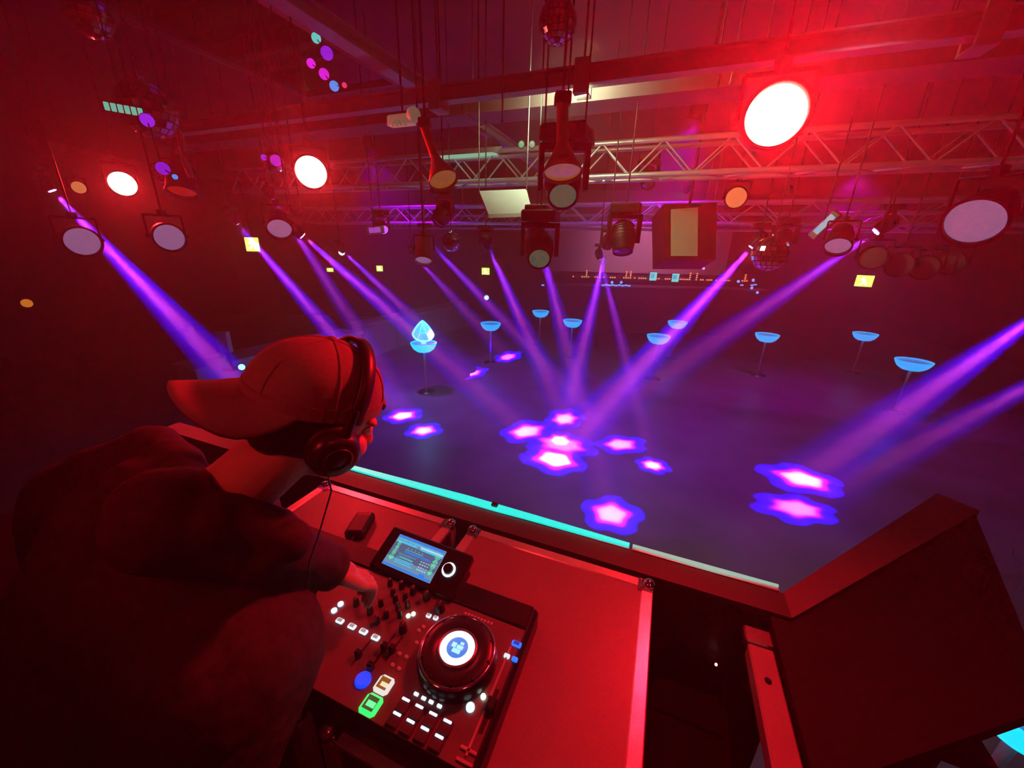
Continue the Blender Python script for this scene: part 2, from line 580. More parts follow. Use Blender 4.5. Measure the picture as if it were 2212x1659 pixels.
jc = cl(988, 1400, PZ + .036)
jog(jc.x, jc.y, ctl)
jog(-jc.x, jc.y, ctl)


def button(x, y, w_, h_, m, name='button', hh=.006, inner=None, z=PZ + .004):
    c = cl(x, y, z)
    o = MB().box((c.x - w_ / 2, c.y - h_ / 2, FZ - .001), (c.x + w_ / 2, c.y + h_ / 2, FZ + hh), min(w_, h_) * .18).build(name, m, ctl)
    if inner:
        MB().box((c.x - w_ * .3, c.y - h_ * .3, FZ + hh), (c.x + w_ * .3, c.y + h_ * .3, FZ + hh + .0008)).build('button_face', inner, o)
    return o


LW = glow('pad_white', (.72, .85, 1.0), 1.3)
PADM = mat('pad_rubber', (.05, .03, .035), .6, var=.15, scale=50)
for row in (((877, 1510), (906, 1525), (936, 1541), (967, 1557)), ((858, 1541), (887, 1557), (918, 1573), (949, 1590))):
    for (x, y) in row:
        c = cl(x, y, PZ + .006)
        o = MB().box((c.x - .0125, c.y - .022, FZ - .001), (c.x + .0125, c.y + .004, FZ + .005), .002).build('pad', PADM, ctl)
        MB().box((c.x - .0085, c.y - .0028, FZ + .005), (c.x + .0085, c.y + .0022, FZ + .0065), .001).build('pad_light', LW, o)
for (x, y) in ((899, 1497), (915, 1506), (931, 1514), (949, 1523)):
    button(x, y, .010, .006, LW, 'mode_button', .003)
button(801, 1520, .040, .040, glow('play_green', (.03, .80, .14), 1.5), 'play_button', .006, mat('button_dark', (.03, .05, .03), .4, emit=(.1, .25, .06), es=.35, var=0))
button(829, 1477, .036, .036, glow('cue_white', (.85, .80, .74), 1.0), 'cue_button', .006, mat('button_amber', (.05, .03, .02), .4, emit=(.45, .14, .02), es=.6, var=0))
m = glow('play_mark', (.15, .95, .35), 1.2)
c = cl(801, 1520, PZ + .008)
MB().box((c.x - .009, c.y - .005, FZ + .0068), (c.x + .009, c.y + .005, FZ + .0074)).build('play_symbol', m, ctl)
c = cl(830, 1478, PZ + .008)
MB().box((c.x - .008, c.y - .004, FZ + .0068), (c.x + .008, c.y + .004, FZ + .0074)).build('cue_symbol', glow('cue_mark', (.9, .8, .5), 1.0), ctl)
c = cl(784, 1467, PZ + .004)
MB().lathe([(.016, -.001), (.016, .004), (.013, .006)], 24, Matrix.Translation((c.x, c.y, FZ))).build('round_button', glow('blue_btn', (.0, .05, .9), 1.2), ctl)
button(1116, 1389, .022, .013, glow('blue_key', (.01, .16, .95), 1.3), 'sync_button', .004, mat('key_dark_blue', (.01, .02, .08), .4, emit=(.01, .04, .5), es=.8, var=0))
button(1095, 1415, .013, .010, glow('white_key', (.75, .9, .95), 1.0), 'tempo_button', .004)
button(1112, 1422, .013, .010, glow('blue_key', (.01, .16, .95), 1.3), 'tempo_button', .004)
c = cl(1016, 1527, PZ + .003)
MB().lathe([(.0085, -.001), (.0085, .004), (.0045, .004), (.0045, .001)], 20, Matrix.Translation((c.x, c.y, FZ))).build('loop_button', glow('round_white', (.75, .9, .98), 1.2), ctl)
c = cl(1044, 1504, PZ + .003)
MB().ball((c.x, c.y, FZ + .002), .0055, 12).build('indicator', glow('hot_white', (.95, 1, .85), 3), ctl)
# pitch slider
a, b = cl(1075, 1490), cl(1040, 1585)
MB().box((a.x - .004, b.y, FZ), (a.x + .004, a.y, FZ + .001)).build('slider_slot', BLACK, ctl)
MB().box((a.x - .011, a.y - .045, FZ), (a.x + .011, a.y - .02, FZ + .014), .004).build('slider_cap', BLACK, ctl)
MB().box((cu1 - OR.x - .030, cv0 - OR.y + .03, FZ), (cu1 - OR.x - .026, cv1 - OR.y - .12, FZ + .003)).build('side_groove', ALU, ctl)
# mixer section: knobs, faders, small keys
for (x, y, r_) in ((843, 1258, .006), (850, 1279, .006), (855, 1293, .006), (860, 1311, .006), (864, 1326, .006), (868, 1264, .007), (876, 1289, .006), (881, 1305, .006),
                   (893, 1275, .008), (922, 1287, .009), (950, 1311, .012), (871, 1356, .009), (823, 1302, .006), (835, 1327, .006), (800, 1318, .007), (815, 1340, .006), (770, 1300, .007)):
    c = cl(x, y + 6, PZ)
    o = MB().lathe([(r_ * 1.15, 0), (r_ * 1.05, .010), (r_ * .85, .019), (r_ * .8, .021)], 14, Matrix.Translation((c.x, c.y, FZ))).build('knob', BLACK, ctl)
    MB().box((c.x - .0008, c.y, FZ + .021), (c.x + .0008, c.y + r_ * .75, FZ + .0216)).build('pointer', PAINTW, o)
for (x, y) in ((835, 1395), (806, 1437), (852, 1400), (780, 1410)):
    c = cl(x, y)
    o = MB().box((c.x - .002, c.y - .03, FZ), (c.x + .002, c.y + .03, FZ + .0008)).build('fader_slot', BLACK, ctl)
    MB().box((c.x - .007, c.y - .014, FZ), (c.x + .007, c.y + .0, FZ + .017), .003).build('fader_cap', BLACK, o)
for (x, y) in ((734, 1339), (760, 1351), (785, 1362), (811, 1375)):
    button(x, y, .020, .012, LW, 'effect_button', .004, mat('key_face', (.3, .35, .36), .4, emit=(.3, .42, .42), es=.6, var=0))
for (x, y) in ((736, 1306), (722, 1320)):
    c = cl(x, y, PZ)
    MB().lathe([(.007, -.001), (.007, .004), (.003, .004), (.003, .001)], 16, Matrix.Translation((c.x, c.y, FZ))).build('cue_key', LW, ctl)
for (x, y) in ((926, 1328), (941, 1333)):
    button(x, y, .012, .010, LW, 'cue_key', .004, mat('key_face', (.3, .35, .36)))
for (x, y) in ((882, 1331), (893, 1327)):
    c = cl(x, y, PZ)
    MB().ball((c.x, c.y, FZ + .001), .0055, 10).build('indicator', glow('hot_warm', (1, .9, .75), 3), ctl)
for (x, y) in ((863, 1410), (878, 1417), (848, 1434), (862, 1442), (900, 1386), (905, 1360), (915, 1352)):
    button(x, y, .008, .006, mat('red_key', (.35, .1, .1), .4, var=0, emit=(.6, .05, .05), es=.25), 'small_key', .004)
for (x0, y0, x1, y1) in ((1006, 1325, 1062, 1347),):
    a, b = cl(x0, y0), cl(x1, y1)
    m = MB()
    n = 9
    for i in range(n):
        p = a.lerp(b, i / (n - 1))
        m.box((p.x - .0028, p.y - .003, FZ + .0002), (p.x + .0024, p.y + .003, FZ + .0008))
    m.build('maker_lettering', mat('print_pale', (.75, .7, .7), .5, var=0), ctl)
for (x, y) in ((1003, 1648), (1012, 1622)):
    c = cl(x, y)
    MB().box((c.x - .016, c.y - .003, FZ), (c.x + .016, c.y + .003, FZ + .003), .001).build('jack_panel', ALU, ctl)

# ================================================================== BOWL TABLES
BOWLE = glow('bowl_blue', (0.0, 0.38, 1.0), 1.35)
BOWLC = glow('bowl_cyan', (0.0, 0.66, 1.0), 1.35)
STEM = mat('clear_stem', (.55, .5, .6), .3, var=0)


def bowl_table(x, y, label, scale=1.0, cyan=False, rimz=1.1):
    P = onz(x, y, rimz)
    P.z = 0
    t = thing('bowl_table', label, 'table', P, 0, 'glowing bowl tables on the dance floor')
    r = .275 * scale
    prof = [(.035, rimz - .20), (r * .52, rimz - .185), (r * .78, rimz - .13), (r * .93, rimz - .06), (r, rimz), (r * .97, rimz + .004), (r * .90, rimz - .02)]
    MB().lathe(prof, 40, caps=False).build('bowl', BOWLC if cyan else BOWLE, t)
    MB().lathe([(.0001, rimz - .02), (r * .90, rimz - .022), (r * .90, rimz - .03)], 40, caps=False).build('table_top', mat('bowl_top', (.15, .25, .35), .25, var=0, emit=(0, .22, .8), es=.55), t)
    MB().lathe([(.022, .02), (.018, rimz * .5), (.028, rimz - .20)], 16).build('stem', STEM, t)
    MB().lathe([(.19, 0), (.19, .008), (.05, .018), (.022, .03)], 32).build('base_plate', GREYM, t)
    return t


for x, y, l in ((1168, 672, 'farthest small blue bowl table, in front of the bar'),
                (1237, 692, 'blue bowl table just right of the farthest one'),
                (1060, 698, 'blue bowl table behind the small red floor spot, dark rim'),
                (1423, 725, 'blue bowl table under the beam from the right-hand head'),
                (1464, 695, 'blue bowl table half hidden in the violet beam'),
                (1658, 722, 'blue bowl table right of the beams, on the dark floor'),
                (1870, 720, 'blue bowl table below the green exit sign on the right')):
    bowl_table(x, y, l)
bowl_table(1975, 779, 'largest blue bowl table at the far right of the floor', 1.06)
LT = bowl_table(915, 740, 'cyan bowl table carrying the glowing teardrop lamp', 1.0, True)
NB = bowl_table(2240, 1530, 'cyan bowl table just beyond the black shelf, cut off by the frame', .75, True)

# teardrop lamp standing in the bowl
P = LT.location + V((0, 0, 1.082))
t = thing('teardrop_lamp', 'glowing cyan teardrop lamp with triangle frame, in the cyan bowl', 'lamp', P)
rg = MB()
pts = []
for i in range(37):
    a = -math.pi / 2 + i / 36 * 2 * math.pi
    px_, pz_ = math.cos(a), math.sin(a)
    if pz_ > 0:
        k = pz_
        px_ = px_ * (1 - k) ** .25 * (1 - .25 * k)
        pz_ = pz_ * 1.75
    pts.append(V((px_ * .215, 0, .20 + pz_ * .155)))
rg.path(pts, .020, 10)
for p in pts:
    rg.ball(p, .020, 10)
LG = glow('lamp_cyan', (.15, .95, .92), 1.6)
rg.build('frame', LG, t)
m = MB()
m.path([(-.12, 0, .07), (0, 0, .44), (.12, 0, .07)], .009, 8)
m.path([(-.06, 0, .22), (.06, 0, .22)], .008, 8)
m.build('inner_frame', LG, t)
MB().lathe([(.05, 0), (.05, .03), (.025, .05), (.025, .07)], 20).build('foot', LG, t)
g = MB()
n = len(pts)
g.add([p + V((0, s * .006, 0)) for s in (-1, 1) for p in pts[:-1]], [tuple(range(n - 1)), tuple(range(2 * n - 3, n - 2, -1))])
g.build('pane', mat('lamp_pane', (.05, .3, .4), .3, var=0, emit=(0, .42, .62), es=.8), t)
l = bpy.data.lights.new('teardrop_glow', 'POINT')
l.energy = 9
l.color = (.05, .6, 1)
l.shadow_soft_size = .1
o = bpy.data.objects.new('teardrop_glow', l)
COL.objects.link(o)
o.location = P + V((0, -.3, .3))

# ================================================================== CEILING STEEL, TRUSSES
STEEL = mat('painted_steel', (.42, .39, .38), .42, .2, var=.12, scale=6)


def ibeam(name, label, a, b, w, h, m=STEEL, cat='beam', flange=.012):
    a, b = V(a), V(b)
    d = (b - a)
    L = d.length
    x = d.normalized()
    z = V((0, 0, 1))
    y = z.cross(x).normalized()
    z = x.cross(y)
    M = Matrix((x, y, z)).transposed().to_4x4()
    M.translation = a
    t = thing(name, label, cat)
    MB(M).box((0, -w / 2, h / 2 - flange), (L, w / 2, h / 2)).build('upper_flange', m, t)
    MB(M).box((0, -w / 2, -h / 2), (L, w / 2, -h / 2 + flange)).build('lower_flange', m, t)
    MB(M).box((0, -flange / 2, -h / 2 + flange), (L, flange / 2, h / 2 - flange)).build('web', m, t)
    return t


BEAMZ = 4.12
EU = (bl(1, 0, 0) - bl(0, 0, 0))
EV = (bl(0, 1, 0) - bl(0, 0, 0))


def on_line(x, y, z):
    return BMI @ onz(x, y, z)


bA = on_line(1265, 165, BEAMZ)
vB = bA.y
ibeam('ceiling_beam', 'long steel beam crossing above the booth, carrying the red lamps', bl(-5.2, vB, BEAMZ), bl(4.6, vB, BEAMZ), .10, .11)
for u in (on_line(945, 205, BEAMZ).x, on_line(1260, 165, BEAMZ).x, on_line(2120, 60, BEAMZ).x):
    t = thing('beam_bracket', {0: 'steel plate bracket on the beam, left of the funnel lamps', 1: 'steel plate bracket on the beam above the large moving head', 2: 'steel plate bracket on the beam at far top right'}[[on_line(945, 205, BEAMZ).x, on_line(1260, 165, BEAMZ).x, on_line(2120, 60, BEAMZ).x].index(u)], 'bracket', bl(u, vB, BEAMZ), BROT, 'brackets on the steel beam')
    MB().box((-.05, -.075, -.10), (.05, -.055, .085), .004).build('plate', STEEL, t)
    MB().box((-.05, .055, -.10), (.05, .075, .085), .004).build('plate', STEEL, t)
    MB().box((-.05, -.075, -.112), (.05, .075, -.10)).build('bottom_plate', STEEL, t)
    MB().tube((0, 0, .055), (0, 0, ZC - BEAMZ), .008).build('hanger_rod', GREYM, t)
# beams running out over the dance floor
c = on_line(905, 185, 4.35)
ibeam('ceiling_beam', 'pale steel beam running out over the dance floor beside mirrored panel', bl(c.x, c.y - 4.5, 4.35), bl(c.x, c.y + 6, 4.35), .13, .10, mat('pale_steel', (.55, .50, .52), .4, .2, var=.1))
c2_ = on_line(1900, 60, 4.35)
# mirrored ceiling panel between two lines
z_ = 4.62
u_r, u_l = on_line(850, 175, z_).x, on_line(560, 160, z_).x
v_f = on_line(850, 175, z_).y
MIR = mat('mirror_panel', (.35, .30, .40), .06, 1.0, var=.1, scale=1.5, bump=.04)
t = thing('mirrored_panel', 'dark mirrored ceiling panel with violet reflections left of the pale beam', 'panel')
for k in range(4):
    v0 = v_f - .06 - k * 1.1
    MB(BM).box((u_l, v0 - 1.08, z_), (u_r, v0, z_ + .02)).build('mirror_tile', MIR, t)
MB(BM).box((u_r, v_f - 4.5, z_ - .03), (u_r + .05, v_f, z_ + .04)).build('edge_trim', mat('red_trim', (.7, .25, .25), .35, .3, var=.1), t)  # red of the reflected light is put into this trim's colour
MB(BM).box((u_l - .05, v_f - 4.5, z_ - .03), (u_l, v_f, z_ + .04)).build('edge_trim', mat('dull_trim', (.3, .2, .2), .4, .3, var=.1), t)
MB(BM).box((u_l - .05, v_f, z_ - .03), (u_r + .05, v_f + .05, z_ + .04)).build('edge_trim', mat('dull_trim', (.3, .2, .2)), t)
# bare rods hanging from the beam
for (x, y0, y1, l) in ((1085, 190, 262, 'thin steel rod hanging from the beam left of the upright funnel lamp'), (1578, 115, 180, 'thin steel rod hanging from the beam left of the big red lamp')):
    p = at(x, y1, 2.6)
    m = MB().tube(p, V((p.x, p.y, ZC)), .006)
    m.ball(p, .012, 10)
    tag(m.build('hanging_rod', GREYM), l, 'rod', 'thin rods under the beam')

ALT = mat('truss_tube', (.70, .70, .70), .35, .5, var=.08, scale=12)


def truss(label, x, y, d, size, u0, u1, pitch, r, gaps=True):
    """box truss of four tubes with zigzag braces, running parallel to the booth front"""
    c = BMI @ at(x, y, d)
    t = thing('lighting_truss', label, 'truss', bl(0, c.y, c.z), BROT)
    s = size / 2
    for dy in (-s, s):
        for dz in (-s, s):
            MB().tube((u0, dy, dz), (u1, dy, dz), r, n=12).build('chord', ALT, t)
    n = int((u1 - u0) / pitch)
    sides = [((-s, -s), (-s, s)), ((s, -s), (s, s)), ((-s, -s), (s, -s))]
    for k in range(n):
        ua, ub = u0 + k * pitch, u0 + (k + 1) * pitch
        for j, (pa, pb) in enumerate(sides):
            p, q_ = (pa, pb) if (k % 2 == 0) else (pb, pa)
            MB().tube((ua, *p), (ub, *q_), r * .42, n=6).build('brace', ALT, t)
    return t, c


TR1, tc1 = truss('nearer silver box truss crossing behind the large moving head', 1450, 345, 3.75, .29, -6.4, 6.2, .29, .024)
TR2, tc2 = truss('farther silver truss seen below and behind the nearer one', 1400, 462, 6.3, .30, -8.0, 7.0, .36, .024)
TR3, tc3 = truss('farthest low truss just above the bar wall', 1150, 480, 9.2, .30, -8, 6.5, .42, .022)
for tt, cc in ((TR1, tc1), (TR2, tc2), (TR3, tc3)):
    for u in (-4.0, 0.4, 4.2):
        MB().tube((u, 0, .12), (u, 0, ZC - cc.z - .002), .008).build('drop_rod', GREYM, tt)

# duct running under the ceiling behind the beam
c = BMI @ at(1400, 205, 3.0)
t = thing('ceiling_duct', 'dark flat duct hanging between the steel beam and truss', 'duct', bl(0, c.y, c.z), BROT)
MB().box((-6.5, -.16, -.05), (6.0, .16, .05), .01).build('duct_body', mat('duct_dark', (.09, .06, .065), .5, .2, var=.15), t)
for u in range(-6, 6, 2):
    MB().box((u, -.165, -.055), (u + .04, .165, .055)).build('duct_flange', mat('duct_dark', (.09, .06, .065)), t)
    MB().tube((u + .02, 0, .05), (u + .02, 0, ZC - c.z), .006).build('duct_hanger', GREYM, t)

# ================================================================== LAMPS
def par_can(P, aim, r, label, lens, lit=None, group='round stage lamps', hang=None, watts=0, deg=150, body=BLACKM, length=None, lcol=(1, .0, .012)):
    P = V(P)
    d = (V(aim) - P).normalized()
    M = look(d)
    L = length or r * 2.3
    t = thing('stage_lamp', label, 'lamp', P, 0, group)
    MB(M).lathe([(r * .45, -L), (r * .8, -L * .85), (r * .98, -L * .45), (r, .0), (r * 1.08, .004), (r * 1.08, .022), (r * .96, .022), (r * .95, .0), (r * .9, -.02)], 32, caps=False).build('housing', body, t)
    MB(M).lathe([(r * .45, -L - .002), (.0001, -L - .01)], 24, caps=False).build('back_cap', body, t)
    MB(M).lathe([(.0001, .006), (r * .55, .003), (r * .97, -.006)], 36, caps=False).build('lens', lens, t)
    # yoke in the plane of the vertical
    x = M.to_3x3() @ V((1, 0, 0))
    c = -d * (L * .35)
    top = V((0, 0, r * 1.55)) + c
    m = MB()
    for s in (-1, 1):
        a = c + x * (s * r * 1.14)
        b = a * 1 + V((0, 0, r * 1.5))
        m.tube(a, b, r * .075, n=8)
    m.tube(c + x * (r * 1.14) + V((0, 0, r * 1.5)), c - x * (r * 1.14) + V((0, 0, r * 1.5)), r * .075, n=8)
    m.build('yoke', BLACKM, t)
    for s in (-1, 1):
        a = c + x * (s * r * 1.0)
        MB().tube(a, a + x * (s * r * .3), r * .12, n=10).build('pivot_knob', BLACK, t)
    if hang:
        MB().tube(top, top + V((0, 0, hang - P.z - top.z)), .006, n=6).build('hanger', BLACKM, t)
        MB().box(V(top) + V((-r * .2, -r * .2, -.01)), V(top) + V((r * .2, r * .2, r * .35))).build('clamp', BLACKM, t)
    if watts:
        spot('stage_lamp_light', P + d * .035, aim, watts, deg, lcol, 1.0, r * .9)
    return t


REDHOT = glow('red_lamp_lens', (1.0, .42, .30), 14.0)
par_can(at(1675, 250, 1.32), CAM + V((.25, 0, .35)), .098, 'large glaring red lamp at upper right under the steel beam', REDHOT, hang=ZC, watts=RED_W * 3.0, deg=165)
par_can(at(672, 372, 2.55), CAM + V((-.1, .3, -.1)), .100, 'round glaring red lamp at upper centre left, above the cap wearer', REDHOT, hang=ZC, watts=RED_W * 1.15, deg=165)
par_can(at(265, 397, 3.4), CAM + V((-.4, .5, -.5)), .100, 'oval glaring red lamp at far upper left', REDHOT, hang=ZC, watts=RED_W * 1.15, deg=165)
REDLENS = mat('red_lens', (.6, .02, .02), .25, var=.2, scale=12, emit=(1, .03, .0), es=.22)
par_can(at(393, 412, 3.2), at(480, 1500, 3.0), .105, 'red glass lamp hanging just right of the far left red lamp', REDLENS, hang=ZC)
ORANGE = mat('orange_lens', (.6, .3, .15), .3, var=.1, scale=20, emit=(1, .38, .12), es=.45)
par_can(at(1590, 427, 4.1), CAM, .105, 'dull orange lamp under the truss below the large red lamp', ORANGE, hang=ZC)
par_can(at(170, 405, 4.0), at(500, 500, 2), .06, 'small orange lamp left of the far left red lamp', ORANGE, hang=ZC)
# unlit lamps; the pale light on their frosted lenses is put in as glow
for (x, y, d, r, ax, l) in ((2105, 478, 1.62, .098, (1400, 1100, 1.0), 'largest unlit lamp with pale frosted lens at the right edge'),
                            (366, 513, 2.75, .092, (900, 900, 1.0), 'unlit lamp with pale violet lens below the far left red lamp'),
                            (178, 522, 2.8, .10, (700, 900, 1.2), 'dim unlit lamp beside the leftmost beam, violet lens'),
                            (604, 493, 2.9, .085, (700, 1300, 1.5), 'tilted unlit lamp with grey lens under the centre left red lamp'),
                            (1335, 545, 2.6, .0, None, '')):
    if r > 0:
        par_can(at(x, y, d), at(*ax), r, l, FROST, hang=ZC)
for i, (x, y, d, l) in enumerate(((1885, 556, 3.6, 'leftmost of the row of dim lamps above the right exit sign'), (1942, 572, 3.6, 'second of the row of dim lamps right of the exit sign'),
                                  (1997, 578, 3.6, 'third of the row of dim lamps at right'), (2052, 568, 3.6, 'fourth of the row of dim lamps at right'))):
    par_can(at(x, y, d), CAM, .105, l, mat('dull_lens', (.22, .18, .22), .5, var=.1), hang=ZC, group='row of dim lamps at right')  # dim lamp bodies added in place of faint lens ghost discs
# pale cylinder lamp in front of the beams
par_can(at(915, 560, 3.1), at(905, 760, 2.9), .07, 'pale barrel lamp pointing down beside the violet dots', FROST, body=mat('pale_barrel', (.50, .46, .52), .4, var=.1), hang=ZC, length=.26)
# triangular pale lens at right, cut by its housing
par_can(at(1810, 530, 2.9), at(1700, 900, 2.4), .085, 'pale lilac lamp tilted down left of the violet six-light lamp', FROST, hang=ZC)


def moving_head(P, aim, s, label, lens, hang_z=None, group='moving head lights', ring=None, base=True, body=BLACKM):
    """P is the lens centre; s the head radius"""
    P = V(P)
    d = (V(aim) - P).normalized()
    M = look(d)
    t = thing('moving_head', label, 'stage light', P, 0, group)
    L = s * 2.7
    MB(M).lathe([(s * .55, -L), (s * .9, -L * .88), (s * 1.02, -L * .55), (s, -L * .3), (s * .86, -.01), (s * .86, 0), (s * .74, 0), (s * .72, -.02)], 28, caps=False).build('head', body, t)
    MB(M).lathe([(s * .55, -L - .001), (.0001, -L - .015)], 20, caps=False).build('rear_cap', body, t)
    m = MB(M)
    for k in range(4):
        z = -L * (.5 + .1 * k)
        m.lathe([(s * 1.03, z), (s * 1.06, z + .004), (s * 1.03, z + .008)], 28, caps=False)
    m.build('cooling_ribs', BLACK, t)
    ln = MB(M).lathe([(.0001, .004), (s * .5, 0), (s * .73, -.008)], 28, caps=False).build('lens', lens, t)
    if ring:
        m = MB(M)
        for k in range(6):
            a = k * math.pi / 3 + .3
            m.lathe([(.0001, .012), (s * .17, .010), (s * .19, .003)], 10, Matrix.Translation((s * .42 * math.cos(a), s * .42 * math.sin(a), 0)), caps=False)
        m.build('emitter_cluster', ring, t)
    cen = -d * (L * .52)
    x = (M.to_3x3() @ V((1, 0, 0)))
    m = MB()
    for k in (-1, 1):
        m.slab([cen + x * k * s * 1.12 + V((0, 0, -s * .5)) + d.cross(x) * 0 + q_ for q_ in (V((0, -s * .3, 0)), V((0, s * .3, 0)), V((0, s * .3, s * 2.0)), V((0, -s * .3, s * 2.0)))], x * (k * s * .28))
    m.slab([cen + x * (k_ * s * 1.40) + V((0, w_ * s * .32, s * 1.45)) for k_, w_ in ((-1, -1), (1, -1), (1, 1), (-1, 1))], (0, 0, s * .35))
    m.build('yoke', body, t)
    if base:
        bz = cen + V((0, 0, s * 1.8))
        MB().lathe([(s * .6, 0), (s * .6, s * .12)], 20, Matrix.Translation(bz)).build('turntable', BLACK, t)
        MB(Matrix.Translation(bz) @ Matrix.Rotation(BROT, 4, 'Z')).box((-s * 1.25, -s * .9, s * .1), (s * 1.25, s * .9, s * .85), s * .12).build('base', body, t)
        if hang_z and hang_z > P.z + bz.z + s:
            MB().tube(bz + V((0, 0, s * .85)), V((bz.x, bz.y, hang_z - P.z)), .006, n=6).build('clamp_pipe', BLACKM, t)
    return t


VIOL = glow('violet_lens', (.75, .42, 1.0), 7.0)
VDIM = glow('violet_dim', (.45, .08, .95), 1.6)
DARKL = mat('dark_lens', (.05, .06, .07), .06, var=0, coat=.6)
GREENGLINT = mat('green_lens', (.03, .05, .04), .08, var=0, emit=(.30, .75, .48), es=.10, coat=.5)  # green emission paints a reflection in the dark lens
# (lens pixel, depth), spot on the floor, head radius, watts factor, beam degrees, label
BEAMS = [
    ((1055, 533, 3.95), (1220, 905), .055, 1.0, 10.5, 'moving head left of centre whose violet beam falls to the middle'),
    ((1310, 536, 3.95), (1210, 952), .055, 1.1, 11, 'moving head right of centre with a narrow violet beam'),
    ((1625, 534, 3.95), (1200, 992), .060, 1.6, 14, 'moving head at right with a long slanting violet beam'),
    ((652, 508, 3.7), (1137, 932), .060, 1.2, 10.5, 'moving head at centre left with six-petalled glare'),
    ((112, 411, 4.2), (610, 930), .060, 2.0, 13, 'leftmost moving head with a broad violet beam'),
    ((514, 484, 4.9), (870, 898), .055, 1.8, 10, 'moving head above the left exit sign'),
    ((894, 551, 6.2), (1097, 771), .045, 1.1, 8, 'small distant moving head with a thin beam'),
    ((929, 524, 4.4), (1340, 960), .055, .8, 9, 'moving head beside the pale barrel lamp'),
    ((1297, 560, 5.2), (1410, 1005), .050, .55, 9, 'distant moving head behind the right of centre one'),
    ((1893, 500, 4.0), (1215, 960), .070, .55, 12, 'six-light violet moving head at the right'),
    ((2330, 620, 4.2), (1735, 1035), .070, .85, 15, 'moving head outside the right edge throwing the broad right beam'),
    ((2420, 730, 4.0), (1722, 1098), .070, .32, 11, 'lower moving head outside the right edge'),
    ((742, 543, 5.6), (1018, 806), .045, 1.3, 9, 'distant moving head with a short red violet beam'),
    ((590, 430, 4.4), (915, 930), .055, .8, 9, 'moving head between the two left red lamps'),
    ((1165, 522, 3.2), (1320, 1110), .070, .40, 13, 'dark moving head hanging below the large one'),
]
RINGS = {3, 4, 2, 9}
for i, (a, b, s, k, deg, l) in enumerate(BEAMS):
    P, T = at(*a), onz(*b, 0)
    dim = i in (6, 13, 9, 8)
    moving_head(P, T, s, l, (DARKL if i == 14 else VDIM if dim or i in RINGS else VIOL), hang_z=ZC, ring=(VIOL if i in RINGS else None))
    d = (T - P).normalized()
    beam_light('moving_head_beam', P + d * .03, T, BEAM_W * k, deg, petals=random.choice((5, 6, 6)), phase=random.uniform(0, 6))

# large dark moving head near the middle, plus neighbours without beams
moving_head(at(1216, 425, 2.35), at(1216, 700, 1.9), .112, 'large dark moving head hanging in the middle with greenish lens', GREENGLINT, hang_z=ZC)
moving_head(at(1345, 545, 3.3), at(1340, 800, 3.2), .10, 'dark moving head pointing straight down right of the middle', DARKL, hang_z=ZC)
moving_head(at(1165, 560, 2.9), at(1165, 640, 2.6), .105, 'dark moving head with a dim green lens below the large one', GREENGLINT, hang_z=ZC)
moving_head(at(945, 480, 3.4), at(700, 800, 3), .08, 'dark moving head below the tilted funnel lamp', DARKL, hang_z=ZC)
moving_head(at(830, 497, 4.6), at(1100, 800, 3), .07, 'dark moving head with a violet glint left of the barrel lamp', VDIM, hang_z=ZC)
moving_head(at(1690, 532, 3.7), at(1640, 800, 3), .075, 'violet moving head with a crescent of lights by the right mirror ball', VDIM, hang_z=ZC, ring=VIOL)
moving_head(at(1400, 400, 4.2), at(1430, 800, 3.5), .085, 'dark moving head on the truss right of the middle', DARKL, hang_z=ZC)

# funnel lamps hanging from the beam
BRASS = mat('orange_funnel', (.62, .26, .12), .35, .4, var=.1, scale=15)


def funnel_lamp(top, mouth, r, label):
    top, mouth = V(top), V(mouth)
    d = mouth - top
    M = look(d, (0, 1, 0))
    L = d.length
    t = thing('funnel_lamp', label, 'lamp', top, 0, 'funnel lamps below the beam')
    MB(M).lathe([(r * .30, -.02), (r * .30, L * .55)], 24).build('tube', BRASS, t)
    MB(M).lathe([(r * .30, L * .55), (r * .42, L * .66), (r * .85, L * .90), (r, L), (r * .97, L + .006), (r * .8, L * .9)], 32, caps=False).build('funnel', BRASS, t)
    MB(M).lathe([(.0001, L * .97), (r * .92, L * .965)], 28, caps=False).build('lens', mat('funnel_lens', (.35, .14, .04), .3, var=.3, scale=25, emit=(1, .40, .03), es=.16), t)
    MB().box((-r * .4, -r * .4, -.0), (r * .4, r * .4, .05), .006).build('mount', BLACKM, t)
    MB().tube((0, 0, .05), (0, 0, ZC - top.z), .007).build('stem', BLACKM, t)
    return t


funnel_lamp(at(1215, 225, 2.0), at(1215, 375, 2.0), .105, 'upright orange funnel lamp above the large moving head')
funnel_lamp(at(918, 278, 2.2), at(958, 390, 2.15), .085, 'tilted orange funnel lamp left of the middle')

# ---- mirror balls
MIRR = mat('mirror_tile', (.85, .85, .9), .06, 1.0, var=0)


